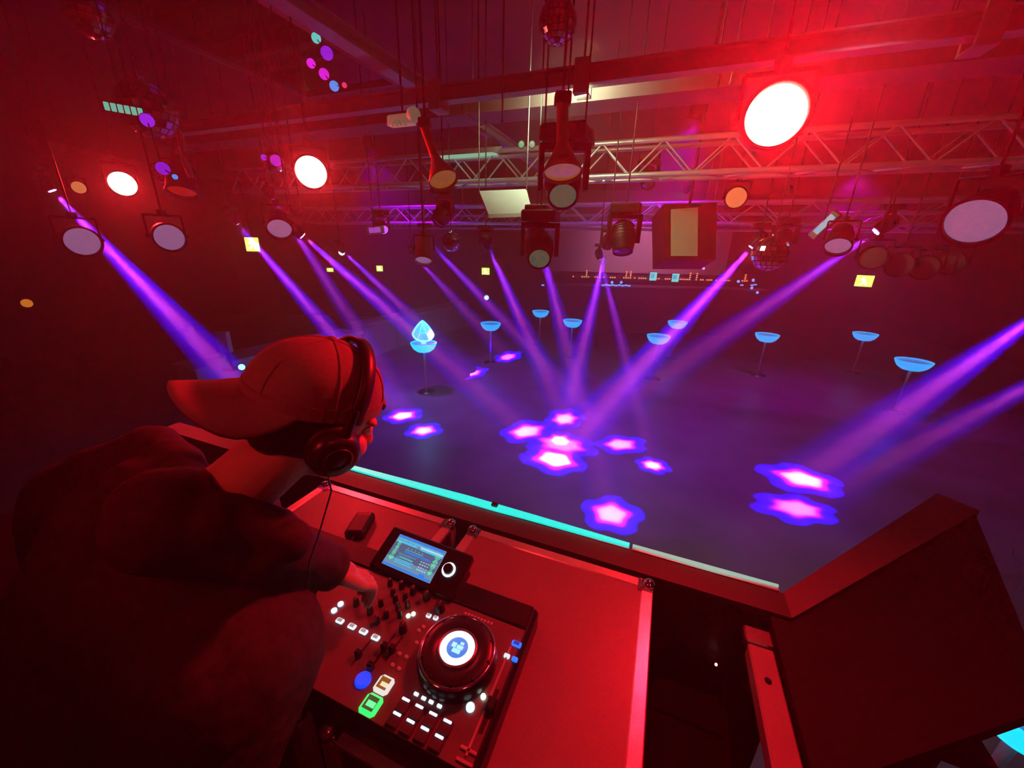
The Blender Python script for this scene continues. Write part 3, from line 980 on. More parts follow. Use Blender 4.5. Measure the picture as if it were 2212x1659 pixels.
def mirror_ball(x, y, d, r, label, n=22):
    P = at(x, y, d)
    t = thing('mirror_ball', label, 'mirror ball', P, random.uniform(0, 1), 'mirror balls under the ceiling')
    MB().ball((0, 0, 0), r * .97, 24).build('core', BLACK, t)
    m = MB()
    rows = n // 2
    for j in range(rows):
        t0, t1 = math.pi * j / rows, math.pi * (j + 1) / rows
        k = max(4, int(n * math.sin((t0 + t1) / 2)))
        for i in range(k):
            a0, a1 = 2 * math.pi * i / k, 2 * math.pi * (i + 1) / k
            g_ = .08
            ta, tb = t0 + (t1 - t0) * g_, t1 - (t1 - t0) * g_
            aa, ab = a0 + (a1 - a0) * g_, a1 - (a1 - a0) * g_
            pt = lambda T_, A_: V((math.sin(T_) * math.cos(A_), math.sin(T_) * math.sin(A_), math.cos(T_))) * r
            q_ = [pt(ta, aa), pt(ta, ab), pt(tb, ab), pt(tb, aa)]
            nn = sum(q_, V()).normalized() * (-r * .02)
            m.slab(q_, nn)
    o = m.build('mirror_tiles', MIRR, t)
    o['kind'] = 'stuff'
    MB().lathe([(r * .16, r * .97), (r * .16, r * 1.1), (r * .06, r * 1.15)], 14).build('collar', CHROME, t)
    MB().tube((0, 0, r * 1.1), (0, 0, ZC - P.z), .004, n=6).build('cable', BLACK, t)
    return t


mirror_ball(1205, 48, 2.1, .105, 'mirror ball at top centre above the steel beam')
mirror_ball(318, 238, 2.6, .17, 'mirror ball at upper left above the oval red lamp')
mirror_ball(192, 35, 2.3, .115, 'mirror ball at the top left corner')
mirror_ball(1663, 548, 3.3, .145, 'mirror ball at right below the orange lamp')
mirror_ball(352, 372, 3.6, .10, 'small mirror ball right of the oval red lamp')
mirror_ball(590, 350, 3.2, .085, 'small mirror ball left of the round red lamp')
mirror_ball(975, 522, 4.0, .10, 'small mirror ball right of the pale barrel lamp')

# ---- panels, speaker and bits hung on the trusses
t = thing('reflector_panel', 'pale rectangular panel hanging left of the large moving head', 'panel')
q_ = [at(1035, 420, 3.4), at(1137, 416, 3.4), at(1150, 468, 3.15), at(1055, 471, 3.15)]
MB().slab(q_, (0, .01, .03)).build('sheet', mat('panel_white', (.72, .72, .74), .35, var=.05), t)
for p in (q_[0], q_[1]):
    MB().tube(p + V((0, 0, .02)), V((p.x, p.y, ZC)), .006).build('hanger', GREYM, t)
p = at(1075, 435, 3.3)
MB().ball(p, .012, 10).build('violet_indicator', VDIM, t)  # glowing bead stands in for a violet reflection on the sheet
t = thing('hanging_speaker', 'dark hanging loudspeaker with an olive pale side right of the middle', 'speaker')
q_ = [at(1450, 452, 4.2), at(1508, 448, 4.2), at(1507, 553, 4.2), at(1450, 553, 4.2)]
nrm = (q_[1] - q_[0]).cross(q_[3] - q_[0]).normalized()
if nrm.y < 0:
    nrm = -nrm
MB().slab([p + nrm * .012 for p in (at(1434, 440, 4.2), at(1550, 436, 4.2), at(1548, 560, 4.2), at(1436, 560, 4.2))], nrm * .35).build('cabinet', mat('speaker_box', (.015, .010, .012), .5, var=.1), t)
MB().slab(q_, nrm * .012).build('pale_panel', mat('olive_panel', (.62, .58, .40), .5, var=.05), t)
p = at(1490, 440, 4.3)
MB().tube(p, V((p.x, p.y, ZC)), .015).build('bracket', BLACKM, t)
t = thing('ceiling_light_panel', 'mint green lit ceiling panel left of the trusses', 'light panel')
q_ = [at(945, 322, 4.6), at(1062, 310, 4.6), at(1078, 335, 4.2), at(950, 345, 4.2)]
MB().slab(q_, (0, 0, .03)).build('diffuser', glow('mint_panel', (.20, .55, .38), .85), t)
MB().slab([q_[0] + V((-.03, .03, .03)), q_[1] + V((.03, .03, .03)), q_[2] + V((.03, -.03, .03)), q_[3] + V((-.03, -.03, .03))], (0, 0, .05)).build('frame', GREYM, t)
l = bpy.data.lights.new('mint_panel_light', 'AREA')  # area light added near the truss, apart from the panel
l.energy = WORK_W
l.size = .5
l.color = (.80, 1.0, .55)
link_light('mint_panel_light', l, at(1200, 330, 2.9) + V((0, 0, .5)), at(1330, 400, 4.0))
for i, (x, c) in enumerate(((1126, (.1, .7, .3)), (1149, (.35, .6, .35)), (1172, (.2, .45, .6)), (1195, (.7, .3, .15)))):
    p = at(x, 312, 3.5)
    M = look(CAM - p)
    t = thing('indicator_lamp', ('green', 'pale green', 'pale blue', 'reddish')[i] + ' dot lamp in the row of four by the upright funnel lamp', 'lamp', p, 0, 'row of four dot lamps')
    MB(M).lathe([(.032, -.03), (.034, 0), (.028, .002)], 18).build('housing', BLACK, t)
    MB(M).lathe([(.0001, .006), (.026, .003)], 18, caps=False).build('lens', glow('dot_%d' % i, c, .55), t)
# pale camera-like fixture
p = at(870, 256, 2.3)
t = thing('emergency_light', 'pale twin-headed emergency light below the steel beam', 'lamp', p, BROT)
EML = mat('pale_fixture', (.62, .66, .55), .45, var=.08, emit=(.5, .6, .4), es=.12)
MB().box((-.10, -.03, -.035), (.08, .03, .02), .01).build('body', EML, t)
for k in range(4):
    MB().lathe([(.012, -.05), (.004, -.02)], 10, Matrix.Translation((-.05 + k * .03, -.031, .0))).build('prong', EML, t)
MB().ball((.085, -.01, .01), .042, 16).build('lamp_head', EML, t)
MB().tube((0, 0, .02), (0, 0, ZC - p.z), .006).build('stem', BLACKM, t)
# strobe boxes and small glinting fixtures
for (x, y, d, w_, h_, c, l) in ((1778, 487, 3.2, .12, .06, (.25, .55, .75), 'small pale blue lit strobe box hanging at right'),
                                (1262, 300, 2.6, .05, .09, None, 'small pale sensor box right of the upright funnel lamp'),
                                (808, 497, 4.4, .10, .07, (.35, .08, .6), 'small violet lit box left of the barrel lamp')):
    p = at(x, y, d)
    t = thing('strobe_box', l, 'box', p, BROT)
    MB(look(CAM - p) @ Matrix.Rotation(.9 if x > 1700 else .1, 4, 'Z')).box((-w_, -h_ * .6, -.06), (w_, h_ * .6, 0), .008).build('housing', mat('pale_fixture2', (.45, .42, .42), .4, var=.05), t)
    MB(look(CAM - p) @ Matrix.Rotation(.9 if x > 1700 else .1, 4, 'Z')).box((-w_ * .6, -h_ * .4, 0), (w_ * .75, h_ * .4, .004)).build('window', glow('strobe_%d' % x, c, .8) if c else GREYM, t)
    MB().tube((0, 0, .02), (0, 0, ZC - p.z), .006).build('stem', BLACKM, t)
# pale cylinders (unlit tubes) hung at left
for (x0, y0, x1, y1, d, r, l) in ((388, 288, 395, 320, 2.9, .022, 'upper pale tube hanging right of the upper left mirror ball'), (398, 345, 412, 378, 2.9, .022, 'lower pale tube under the first, near the red glass lamp'),
                                  (645, 428, 646, 454, 2.9, .018, 'pale upright tube below the round red lamp'), (626, 466, 646, 480, 2.9, .022, 'pale slanted tube above the tilted grey lamp')):
    a, b = at(x0, y0, d), at(x1, y1, d)
    t = thing('lamp_tube', l, 'tube', a, 0, 'pale tubes hanging at left')
    MB().capsule((0, 0, 0), r, b - a, r, 12).build('tube', mat('pale_tube', (.50, .40, .36), .4, var=.1), t)
    MB().tube((0, 0, 0), (0, 0, ZC - a.z), .004, n=6).build('wire', BLACK, t)
# glowing beads stand in for reflections in the mirrored panel and mirror balls
def reflection_cluster(label, spots, d):
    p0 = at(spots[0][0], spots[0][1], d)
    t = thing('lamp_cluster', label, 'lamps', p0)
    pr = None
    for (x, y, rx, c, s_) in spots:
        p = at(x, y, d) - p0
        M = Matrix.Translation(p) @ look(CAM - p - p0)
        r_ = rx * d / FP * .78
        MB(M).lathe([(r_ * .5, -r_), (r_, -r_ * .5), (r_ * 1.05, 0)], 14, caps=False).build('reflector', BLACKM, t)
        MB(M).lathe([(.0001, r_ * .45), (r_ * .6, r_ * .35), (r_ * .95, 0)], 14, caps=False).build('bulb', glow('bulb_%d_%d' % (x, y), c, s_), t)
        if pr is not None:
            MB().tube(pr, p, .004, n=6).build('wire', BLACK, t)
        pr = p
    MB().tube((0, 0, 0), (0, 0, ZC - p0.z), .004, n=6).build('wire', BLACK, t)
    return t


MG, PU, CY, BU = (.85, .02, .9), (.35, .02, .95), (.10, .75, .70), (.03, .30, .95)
reflection_cluster('cluster of magenta, violet and cyan lamps under the mirrored panel', ((683, 82, 13, CY, .8), (706, 115, 17, PU, .7), (672, 137, 12, MG, .9), (700, 160, 14, MG, .8), (722, 186, 13, BU, .9), (744, 184, 7, (.9, .05, .2), .8)), 2.9)
reflection_cluster('pair of violet lamps below the upper left mirror ball', ((318, 260, 17, PU, .8), (352, 364, 17, PU, .6), (378, 382, 7, BU, .9)), 2.4)
reflection_cluster('violet lamp pair left of the round red lamp', ((596, 347, 15, (.5, .02, .8), .6), (570, 340, 8, PU, .6)), 3.0)
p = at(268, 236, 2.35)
t = thing('light_bar', 'turquoise lit bar in front of the upper left mirror ball', 'light bar', p)  # glowing bar added in place of a cyan mirror ball reflection
MB(look(CAM - p)).box((-.095, -.028, -.04), (.095, .028, 0), .006).build('housing', BLACKM, t)  # housing added for the reflection stand-in bar
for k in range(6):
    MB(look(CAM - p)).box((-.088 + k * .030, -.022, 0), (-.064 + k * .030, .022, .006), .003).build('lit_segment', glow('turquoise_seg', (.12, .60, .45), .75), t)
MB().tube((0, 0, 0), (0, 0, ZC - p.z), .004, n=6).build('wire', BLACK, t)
# ================================================================== EXIT SIGNS AND FAR LIGHTS
def exit_sign(x, y, d, w_, h_, label, col=(.55, .85, .12), s=2.2):
    p = at(x, y, d)
    f = (V((CAM.x, CAM.y, p.z)) - p).normalized()
    M = look(f)
    t = thing('exit_sign', label, 'sign', p, 0, 'lit green exit signs')
    MB(M).box((-w_ / 2 - .02, -h_ / 2 - .02, -.06), (w_ / 2 + .02, h_ / 2 + .02, 0), .006).build('case', BLACKM, t)
    pl = MB(M).box((-w_ / 2, -h_ / 2, 0), (w_ / 2, h_ / 2, .008)).build('lit_face', glow('exit_green', col, s), t)
    # running figure and arrow in white
    m = MB(M)
    k = h_
    m.ball((-.10 * k, .28 * k, .010), (.07 * k, .07 * k, .004), 10)
    for (x0, y0, x1, y1, ww) in ((-.10, .18, .0, -.08, .07), (.0, -.08, .18, -.16, .05), (.18, -.16, .16, -.36, .05), (.0, -.08, -.12, -.26, .05), (-.12, -.26, -.30, -.28, .05), (-.08, .15, .14, .04, .04), (-.10, .16, -.28, .06, .04)):
        a, b = V((x0 * k, y0 * k, .010)), V((x1 * k, y1 * k, .010))
        n_ = (b - a).cross(V((0, 0, 1))).normalized() * ww * k
        m.slab([a - n_, a + n_, b + n_, b - n_], (0, 0, .004))
    m.build('running_figure', glow('exit_white', (.95, 1, .9), 3.0), pl)
    MB().tube((0, 0, h_ / 2 + .02), (0, 0, ZC - p.z), .008, n=6).build('hanger', BLACKM, t)
    return t


exit_sign(545, 528, 5.6, .17, .19, 'largest green exit sign at left under the moving heads')
exit_sign(1867, 607, 8.5, .30, .24, 'green exit sign on the right, above the bowl tables')
exit_sign(1049, 586, 13, .26, .22, 'yellowish exit sign left of the bar', (.80, .85, .25))
exit_sign(820, 580, 13, .20, .18, 'small greenish exit sign at centre left', (.10, .70, .35), 1.6)
exit_sign(713, 583, 13, .20, .12, 'small pale exit sign left of the greenish one', (.75, .85, .65), 1.8)
for (x, y, d, r, c, s_, l) in ((1051, 643, 13, .085, (.70, .95, .85), 1.5, 'round pale wall lamp below the yellowish exit sign'), (738, 545, 6, .05, (.7, .9, .8), 2.0, 'tiny pale lamp beside the distant moving head'),
                               (522, 793, 5.2, .045, (.25, .95, .85), 2.5, 'small turquoise lamp on the white counter by the cap'), (58, 655, 9, .10, (.9, .25, .03), .8, 'dim orange lamp on the left wall'),
                               (1520, 580, 9, .035, (.6, .2, .9), 2, 'tiny violet lamp beneath the hanging speaker')):
    p = at(x, y, d)
    M = look(CAM - p)
    t = thing('wall_lamp', l, 'lamp', p)
    MB(M).lathe([(r * 1.2, -.06), (r * 1.2, 0), (r, .004)], 18).build('housing', BLACKM, t)
    MB(M).lathe([(.0001, r * .5), (r * .6, r * .4), (r, .0)], 18, caps=False).build('globe', glow('lamp_%d' % x, c, s_), t)

# ================================================================== BAR AT THE BACK
BD = 14.6
t = thing('bar_counter', 'long bar shelf with orange and blue lights across the back', 'bar')
BARM = mat('bar_dark', (.10, .08, .10), .5, var=.2)
a, b = at(1195, 615, BD), at(1645, 622, BD)
z1 = a.z
MB().box((a.x, a.y - .3, 0), (b.x, a.y + .3, z1), .02).build('counter', BARM, t)
MB().box((a.x - .05, a.y - .38, z1), (b.x + .05, a.y + .32, z1 + .05)).build('counter_top', mat('bar_top', (.35, .3, .36), .35, var=.1), t)
zs = at(1400, 604, BD).z
MB().box((a.x, a.y + .55, z1 - .05), (b.x, a.y + .62, zs + .12)).build('back_board', BARM, t)
MB().box((a.x, a.y + .30, zs - .03), (b.x, a.y + .56, zs)).build('shelf', BARM, t)
m = MB()
n = 0
rnd = random.Random(5)
u = a.x + .25
while u < b.x - .2:
    if rnd.random() < .62:
        m.box((u, a.y + .27, zs + .01), (u + .045, a.y + .30, zs + .055))
        if rnd.random() < .16:
            for k in range(1, 4):
                m.box((u, a.y + .27, zs + .01 + k * .075), (u + .045, a.y + .30, zs + .055 + k * .075))
    u += .085
o = m.build('orange_light_string', glow('orange_led', (1.0, .32, .10), 1.6), t)
o['kind'] = 'stuff'
m = MB()
for (x0, x1) in ((1300, 1365), (1170, 1176), (1600, 1612), (1622, 1640)):
    p, p2 = at(x0, 616, BD - .5), at(x1, 616, BD - .5)
    for k in range(max(1, int((p2.x - p.x) / .12))):
        m.box((p.x + k * .12, p.y, p.z - .02 + .02 * (k % 2)), (p.x + k * .12 + .1, p.y + .03, p.z + .02 + .02 * (k % 2)))
for (x, y) in ((1322, 610), (1342, 610), (1627, 605), (1624, 622), (1636, 632), (1595, 608)):
    p = at(x, y, BD - .5)
    m.ball(p, .05, 8)
o = m.build('blue_light_string', glow('blue_led', (.10, .25, 1.0), 2.6), t)
o['kind'] = 'stuff'
for (x, y, l) in ((1411, 597, 'left one of two cyan lit screens above the bar'), (1459, 600, 'right one of two cyan lit screens above the bar')):
    p = at(x, y, BD - .2)
    t = thing('bar_screen', l, 'screen', p, 0, 'screens above the bar')
    MB().box((-.15, 0, -.17), (.15, .04, .17), .01).build('case', BLACK, t)
    MB().box((-.13, -.006, -.15), (.13, 0, .15)).build('display', glow('bar_cyan', (.10, .80, .70), 1.4), t)
    MB().box((-.10, -.008, -.06), (.05, -.006, .10)).build('picture', glow('bar_blue', (.05, .4, .85), 1.3), t)
    MB().box((-.04, 0, -.30), (.04, .03, -.17)).build('stand', BLACK, t)
# pale bulkhead above the bar
a, b = at(1180, 585, 15.2), at(1565, 588, 15.2)
zt = at(1370, 492, 15.2).z
tag(MB().box((a.x, a.y, a.z), (b.x, Y1 - .001, zt)).build('bulkhead', mat('bulkhead_pale', (.75, .72, .74), .6, var=.04, emit=None)), 'pale wall bulkhead above the bar, lit pinkish', 'bulkhead')

# ================================================================== WHITE COUNTERS AT LEFT
def counter(p, q_, depth, h, label):
    a, b = onz(*p, h), onz(*q_, h)
    d = (b - a)
    L = d.length
    rz = math.atan2(d.y, d.x)
    t = thing('white_counter', label, 'counter', (a.x, a.y, 0), rz, 'white counters at left')
    MB().box((0, -.0, 0), (L, depth * .9, h - .05), .01).build('front_panel', PAINTW, t)
    MB().box((-.04, -.05, h - .05), (L + .04, depth, h), .008).build('counter_top', PAINTW, t)
    for k in range(1, int(L / 1.2) + 1):
        MB().box((k * 1.2 - .006, -.006, .05), (k * 1.2 + .006, .002, h - .06)).build('panel_joint', GREYM, t)
    return t


counter((420, 796), (779, 716), .7, .95, 'nearer white counter seen behind the red cap')
counter((790, 700), (1012, 652), .6, .95, 'farther faint white counter in the violet haze')
p = at(483, 738, 6.3)
t = thing('lamp_box', 'pale upright box on the white counter, left of the cap', 'box', p)
hb = p.z - .95
MB().box((-.10, -.05, -.17), (.10, .05, .17), .01).build('body', PAINTW, t)
MB().tube((0, 0, -.17), (.06, 0, -hb), .02).build('stand', BLACKM, t)
MB().lathe([(.12, -hb), (.12, -hb + .015)], 20).build('base', BLACKM, t)
p = onz(462, 800, .95) + V((0, .12, .095))
t = thing('table_box', 'small pinkish box at the near end of the white counter', 'box', p)
MB().box((-.10, -.08, -.09), (.10, .08, .09), .01).build('body', PAINTW, t)
MB().box((-.11, -.09, .09), (.11, .09, .11), .005).build('lid', PAINTW, t)

# ================================================================== THE DJ
SKIN = mat('skin', (.55, .34, .26), .5, var=.08, scale=20, bump=.02)
HOOD = mat('hoodie_cloth', (.050, .040, .046), .85, var=.2, scale=60, bump=.15, spec=.2)
CAPM = mat('cap_cloth', (.27, .20, .19), .8, var=.08, scale=120, bump=.1, spec=.2)
TROUS = mat('trouser_cloth', (.03, .03, .04), .85, var=.2, scale=50)


def fuse(mb, name, m, parent, voxel=.006, smooth=4):
    """joins overlapping masses into one continuous skin"""
    o = mb.build(name, m, None)
    md = o.modifiers.new('remesh', 'REMESH')
    md.mode = 'VOXEL'
    md.voxel_size = voxel
    md.use_smooth_shade = True
    s = o.modifiers.new('smooth', 'SMOOTH')
    s.iterations = smooth
    s.factor = .5
    dg = bpy.context.evaluated_depsgraph_get()
    me = bpy.data.meshes.new_from_object(o.evaluated_get(dg))
    o.modifiers.clear()
    o.data = me
    me.polygons.foreach_set('use_smooth', [True] * len(me.polygons))
    o.parent = parent
    return o


HEAD = at(684, 880, .64)
yaw, pit = math.radians(46), math.radians(24)
hf = V((math.sin(yaw) * math.cos(pit), math.cos(yaw) * math.cos(pit), -math.sin(pit)))
hr = hf.cross(V((0, 0, 1))).normalized()
hu = hr.cross(hf)
_tilt = math.radians(-9)
hr, hu = hr * math.cos(_tilt) + hu * math.sin(_tilt), hu * math.cos(_tilt) - hr * math.sin(_tilt)
HM = Matrix((hr, hf, hu)).transposed().to_4x4()     # local x right, y forward, z up
HM.translation = HEAD
h3 = HM.to_3x3().to_4x4()


def hp(x, y, z):
    return HM @ V((x, y, z))


neckb = at(505, 1065, .66)
rsh = at(365, 1120, .58)
lsh = at(185, 1075, .76)
relb = at(565, 1172, .66)
rwr = at(712, 1226, .80)
chest = at(400, 1290, .72)
pelv = bl(-.80, -.87, 2.0)
feetc = V((pelv.x - .05, pelv.y - .02, STAGEZ))
person = thing('person', 'person in a backwards cap, dark hoodie and headphones leaning over the controller', 'person', feetc)
PI_ = Matrix.Translation(-feetc)

# hand on the mixer: palm and five curled fingers
hz = cl(850, 1300, PZ) + OR
tip = bl(hz.x, hz.y, PZ + .030)
hd_ = (tip - rwr)
hd_.normalize()
hside = hd_.cross(V((0, 0, 1))).normalized()        # towards the little finger side on the right
hup = hside.cross(hd_)
palm = rwr + hd_ * .065
body = MB(PI_)
# head
body.ball(hp(0, .0, .015), (.074, .093, .092), 24, h3)
body.ball(hp(0, .035, -.055), (.060, .058, .070), 20, h3)
body.ball(hp(0, .070, -.100), (.030, .024, .024), 14, h3)
body.capsule(hp(0, .092, -.012), .010, hp(0, .108, -.050), .014, 10)
body.ball(hp(.016, .094, -.052), .009, 8).ball(hp(-.016, .094, -.052), .009, 8)
body.ball(hp(0, .086, -.078), (.024, .012, .007), 12, h3).ball(hp(0, .085, -.088), (.021, .011, .007), 12, h3)
for s in (-1, 1):
    body.ball(hp(s * .072, -.004, -.030), (.010, .020, .032), 12, h3)
    body.ball(hp(s * .040, .066, -.045), (.026, .024, .024), 12, h3)
    body.ball(hp(s * .030, .082, .004), (.026, .012, .009), 10, h3)
# neck and trunk
body.capsule(hp(0, -.022, -.075), .054, neckb, .060)
body.capsule(neckb, .062, chest, .12)
body.capsule(chest, .13, pelv, .13)
for s, sh in ((1, rsh), (-1, lsh)):
    body.capsule(neckb.lerp(chest, .25), .06, sh, .055)
body.capsule(rsh, .050, relb, .042).capsule(relb, .042, rwr, .026)
lel = bl(-1.12, -.74, 2.30)
lwr = bl(-1.03, -.50, 2.24)
body.capsule(lsh, .05, lel, .042).capsule(lel, .042, lwr, .027)


def hand(palm, wr, d, side, up, mirror=1):
    body.capsule(wr, .026, palm - d * .02, .026)
    for k in range(4):
        o_ = side * ((k - 1.5) * .019 * mirror)
        body.capsule(palm - d * .035 + o_ * .8, .016, palm + d * .018 + o_, .0125, 10)
        ln = (.040, .046, .043, .034)[k]
        a = palm + d * .020 + o_
        b = a + d * (ln * .95) + up * .006
        c = b + d * (ln * .45) - up * (ln * .62)
        e = c + d * .006 - up * (ln * .50)
        body.capsule(a, .0098, b, .0090, 10).capsule(b, .0090, c, .0082, 10).capsule(c, .0082, e, .0072, 10)
    a = palm - d * .035 - side * (.026 * mirror)
    b = a + d * .030 - side * (.022 * mirror) - up * .008
    c = b + d * .030 - side * (.004 * mirror) - up * .014
    body.capsule(a, .015, b, .012, 10).capsule(b, .0115, c, .0085, 10)


hand(palm, rwr, hd_, hside, hup, 1)
ld = (bl(-.97, -.36, 2.2) - lwr).normalized()
ls = ld.cross(V((0, 0, 1))).normalized()
hand(lwr + ld * .06, lwr, ld, ls, ls.cross(ld), -1)
# legs
side = V((math.cos(math.radians(60)), -math.sin(math.radians(60)), 0))
for s in (-1, 1):
    hip = pelv + side * (s * .09) - V((0, 0, .06))
    kn_ = V((hip.x + .05, hip.y + .03, STAGEZ + .48))
    an = V((hip.x, hip.y, STAGEZ + .09))
    body.capsule(hip, .075, kn_, .055).capsule(kn_, .055, an, .035)
    body.capsule(an - V((0, 0, .04)), .04, an + V((.10, .06, -.055)), .032)
fuse(body, 'body', SKIN, person, .0045, 3)

# eyes
for s in (-1, 1):
    MB(PI_).ball(hp(s * .031, .083, -.014), .011, 12).build('eye', mat('eye_white', (.7, .7, .7), .2, var=0), person)
# hair at the nape and temples
hair = MB(PI_)
hair.ball(hp(0, -.012, -.004), (.079, .089, .086), 24, h3)
hair.ball(hp(0, -.055, -.045), (.058, .036, .038), 16, h3)
for s in (-1, 1):
    hair.ball(hp(s * .070, .030, -.022), (.008, .016, .030), 10, h3)
for k in range(9):
    x = -.035 + k * .009
    hair.capsule(hp(x, .082, .046), .007, hp(x * 1.1, .094, .030 - .008 * (k % 2)), .003, 8)
fuse(hair, 'hair', mat('dark_hair', (.018, .014, .014), .6, var=.2, scale=90, bump=.3), person, .004, 2)

# backwards cap: six cloth panels, seams, button, sweatband and a curved brim over the neck
cap = thing('cap', 'x', 'x')
for k in ('label', 'category'):
    del cap[k]
cap.parent = person
CT = Matrix.Rotation(math.radians(6), 4, 'X')
CMx = PI_ @ HM @ Matrix.Translation((0, -.006, .022)) @ CT
ra, rb_, rc = .086, .106, .098
nseg = 10


def capt(th, ph, k=1.0):
    return V((ra * k * math.cos(ph) * math.cos(th), rb_ * k * math.cos(ph) * math.sin(th), rc * k * (math.sin(ph) ** .88 if ph > 0 else 0)))


for s6 in range(6):
    m = MB(CMx)
    vs, fs = [], []
    for j in range(nseg + 1):
        ph = math.pi / 2 * j / nseg * .995
        for i in range(nseg + 1):
            th = (s6 + i / nseg) * math.pi / 3
            puff = 1 + .012 * math.sin(math.pi * i / nseg)
            vs.append(capt(th, ph, puff))
    for j in range(nseg):
        for i in range(nseg):
            a = j * (nseg + 1) + i
            fs.append((a, a + 1, a + nseg + 2, a + nseg + 1))
    m.add(vs, fs, True)
    m.build('cap_panel', CAPM, cap)
m = MB(CMx)
for s6 in range(6):
    th = s6 * math.pi / 3
    m.path([capt(th, math.pi / 2 * j / 12 * .99, 1.004) for j in range(13)], .0016, 6)
m.build('seam', CAPM, cap)
MB(CMx).ball((0, 0, rc * 1.01), (.008, .008, .005), 12).build('button', CAPM, cap)
m = MB(CMx)
ring = [capt(2 * math.pi * i / 40, 0.02, 1.006) for i in range(41)]
for a, b in zip(ring, ring[1:]):
    m.slab([a + V((0, 0, -.010)), b + V((0, 0, -.010)), b + V((0, 0, .012)), a + V((0, 0, .012))], (a.normalized() * .002))
m.build('hem_band', CAPM, cap)
m = MB(CMx)                                                     # brim behind the head, sides bent down
vs, fs = [], []
nb, nr = 24, 8
for lay in (0, 1):
    for i in range(nb + 1):
        s_ = -1 + 2 * i / nb
        th = -math.pi / 2 + s_ * 1.18
        base = V((ra * math.cos(th), rb_ * math.sin(th), 0))
        outl = .080 * (max(0, 1 - abs(s_) ** 2.6)) ** .75
        for j in range(nr + 1):
            tt_ = j / nr
            p = base * 1.0 + V((base.x * .22 * tt_ * (1 - abs(s_) ** 4), -outl * tt_, 0))
            droop = -.56 * (p.x ** 2) / .086 * 1.0 * (.10 + .90 * tt_) * (1 - abs(s_) ** 8) - .004 * tt_
            vs.append(V((p.x, p.y, .004 + droop - lay * .005)))
n_ = (nb + 1) * (nr + 1)
for i in range(nb):
    for j in range(nr):
        a = i * (nr + 1) + j
        fs.append((a, a + 1, a + nr + 2, a + nr + 1))
        fs.append((n_ + a, n_ + a + nr + 1, n_ + a + nr + 2, n_ + a + 1))
    a = i * (nr + 1) + nr
    fs.append((a, n_ + a, n_ + a + nr + 1, a + nr + 1))
m.add(vs, fs, True)
m.build('brim', CAPM, cap)
# strap gap at the front of the reversed cap
m = MB(CMx)
m.path([capt(math.pi / 2 + k * .09, .02, 1.02) for k in range(-5, 6)], .006, 8)
m.build('strap', CAPM, cap)

# hoodie
hd2 = MB(PI_)
hd2.capsule(neckb.lerp(chest, .35), .105, chest, .170, 24)
hd2.capsule(chest, .160, at(470, 1420, .70), .170, 24)
hd2.capsule(at(490, 1425, .675), .158, bl(-.75, -.80, 2.12), .150, 24)
hd2.capsule(bl(-.75, -.80, 2.12), .150, pelv, .150, 24)
hd2.capsule(neckb.lerp(chest, .3), .09, rsh, .080, 20)
hd2.capsule(neckb.lerp(chest, .3), .10, lsh, .085, 20)
hd2.capsule(at(275, 1140, .70), .10, bl(-.95, -.80, 2.30), .13, 20)
hd2.capsule(bl(-.95, -.80, 2.30), .13, pelv, .14, 20)
hd2.capsule(rsh, .078, relb, .062, 20).capsule(relb, .062, rwr - hd_ * .005, .040, 20)
hd2.ball(relb, .068, 18)
hd2.capsule(lsh, .082, lel, .066, 20).capsule(lel, .066, lwr, .040, 20)
# hood lying on the back and collar round the neck
for (a, b, r1, r2) in (((255, 1000, .72), (330, 970, .72), .048, .046), ((330, 970, .72), (395, 1010, .66), .044, .034), ((390, 1030, .64), (510, 1105, .60), .034, .034),
                       ((510, 1105, .60), (620, 1165, .62), .034, .034), ((205, 1020, .76), (255, 1000, .72), .055, .048), ((300, 1050, .66), (460, 1120, .58), .055, .045)):
    hd2.capsule(at(*a), r1, at(*b), r2, 14)
ho = fuse(hd2, 'hoodie', HOOD, person, .007, 6)
tx = bpy.data.textures.new('folds', 'CLOUDS')
tx.noise_scale = .11
dm = ho.modifiers.new('folds', 'DISPLACE')
dm.texture = tx
dm.strength = .022
dm.mid_level = .5
m = MB(PI_)
for s in (-1, 1):
    pass
m.lathe([(.043, -.012), (.045, .0), (.043, .012), (.034, .014)], 24, Matrix.Translation(rwr) @ look(hd_))
m.build('cuff', HOOD, person)
tr = MB(PI_)
for s in (-1, 1):
    hip = pelv + side * (s * .09) - V((0, 0, .04))
    kn_ = V((hip.x + .05, hip.y + .03, STAGEZ + .48))
    an = V((hip.x, hip.y, STAGEZ + .12))
    tr.capsule(pelv, .14, hip, .105).capsule(hip, .105, kn_, .075).capsule(kn_, .075, an, .062)
fuse(tr, 'trousers', TROUS, person, .012, 3)
for s in (-1, 1):
    hip = pelv + side * (s * .09)
    f_ = MB(PI_)
    f_.capsule((hip.x - .03, hip.y, STAGEZ + .05), .048, (hip.x + .10, hip.y + .06, STAGEZ + .042), .040)
    f_.box((hip.x - .07, hip.y - .045, STAGEZ), (hip.x + .13, hip.y + .10, STAGEZ + .02), .01)
    f_.build('shoe', BLACK, person)

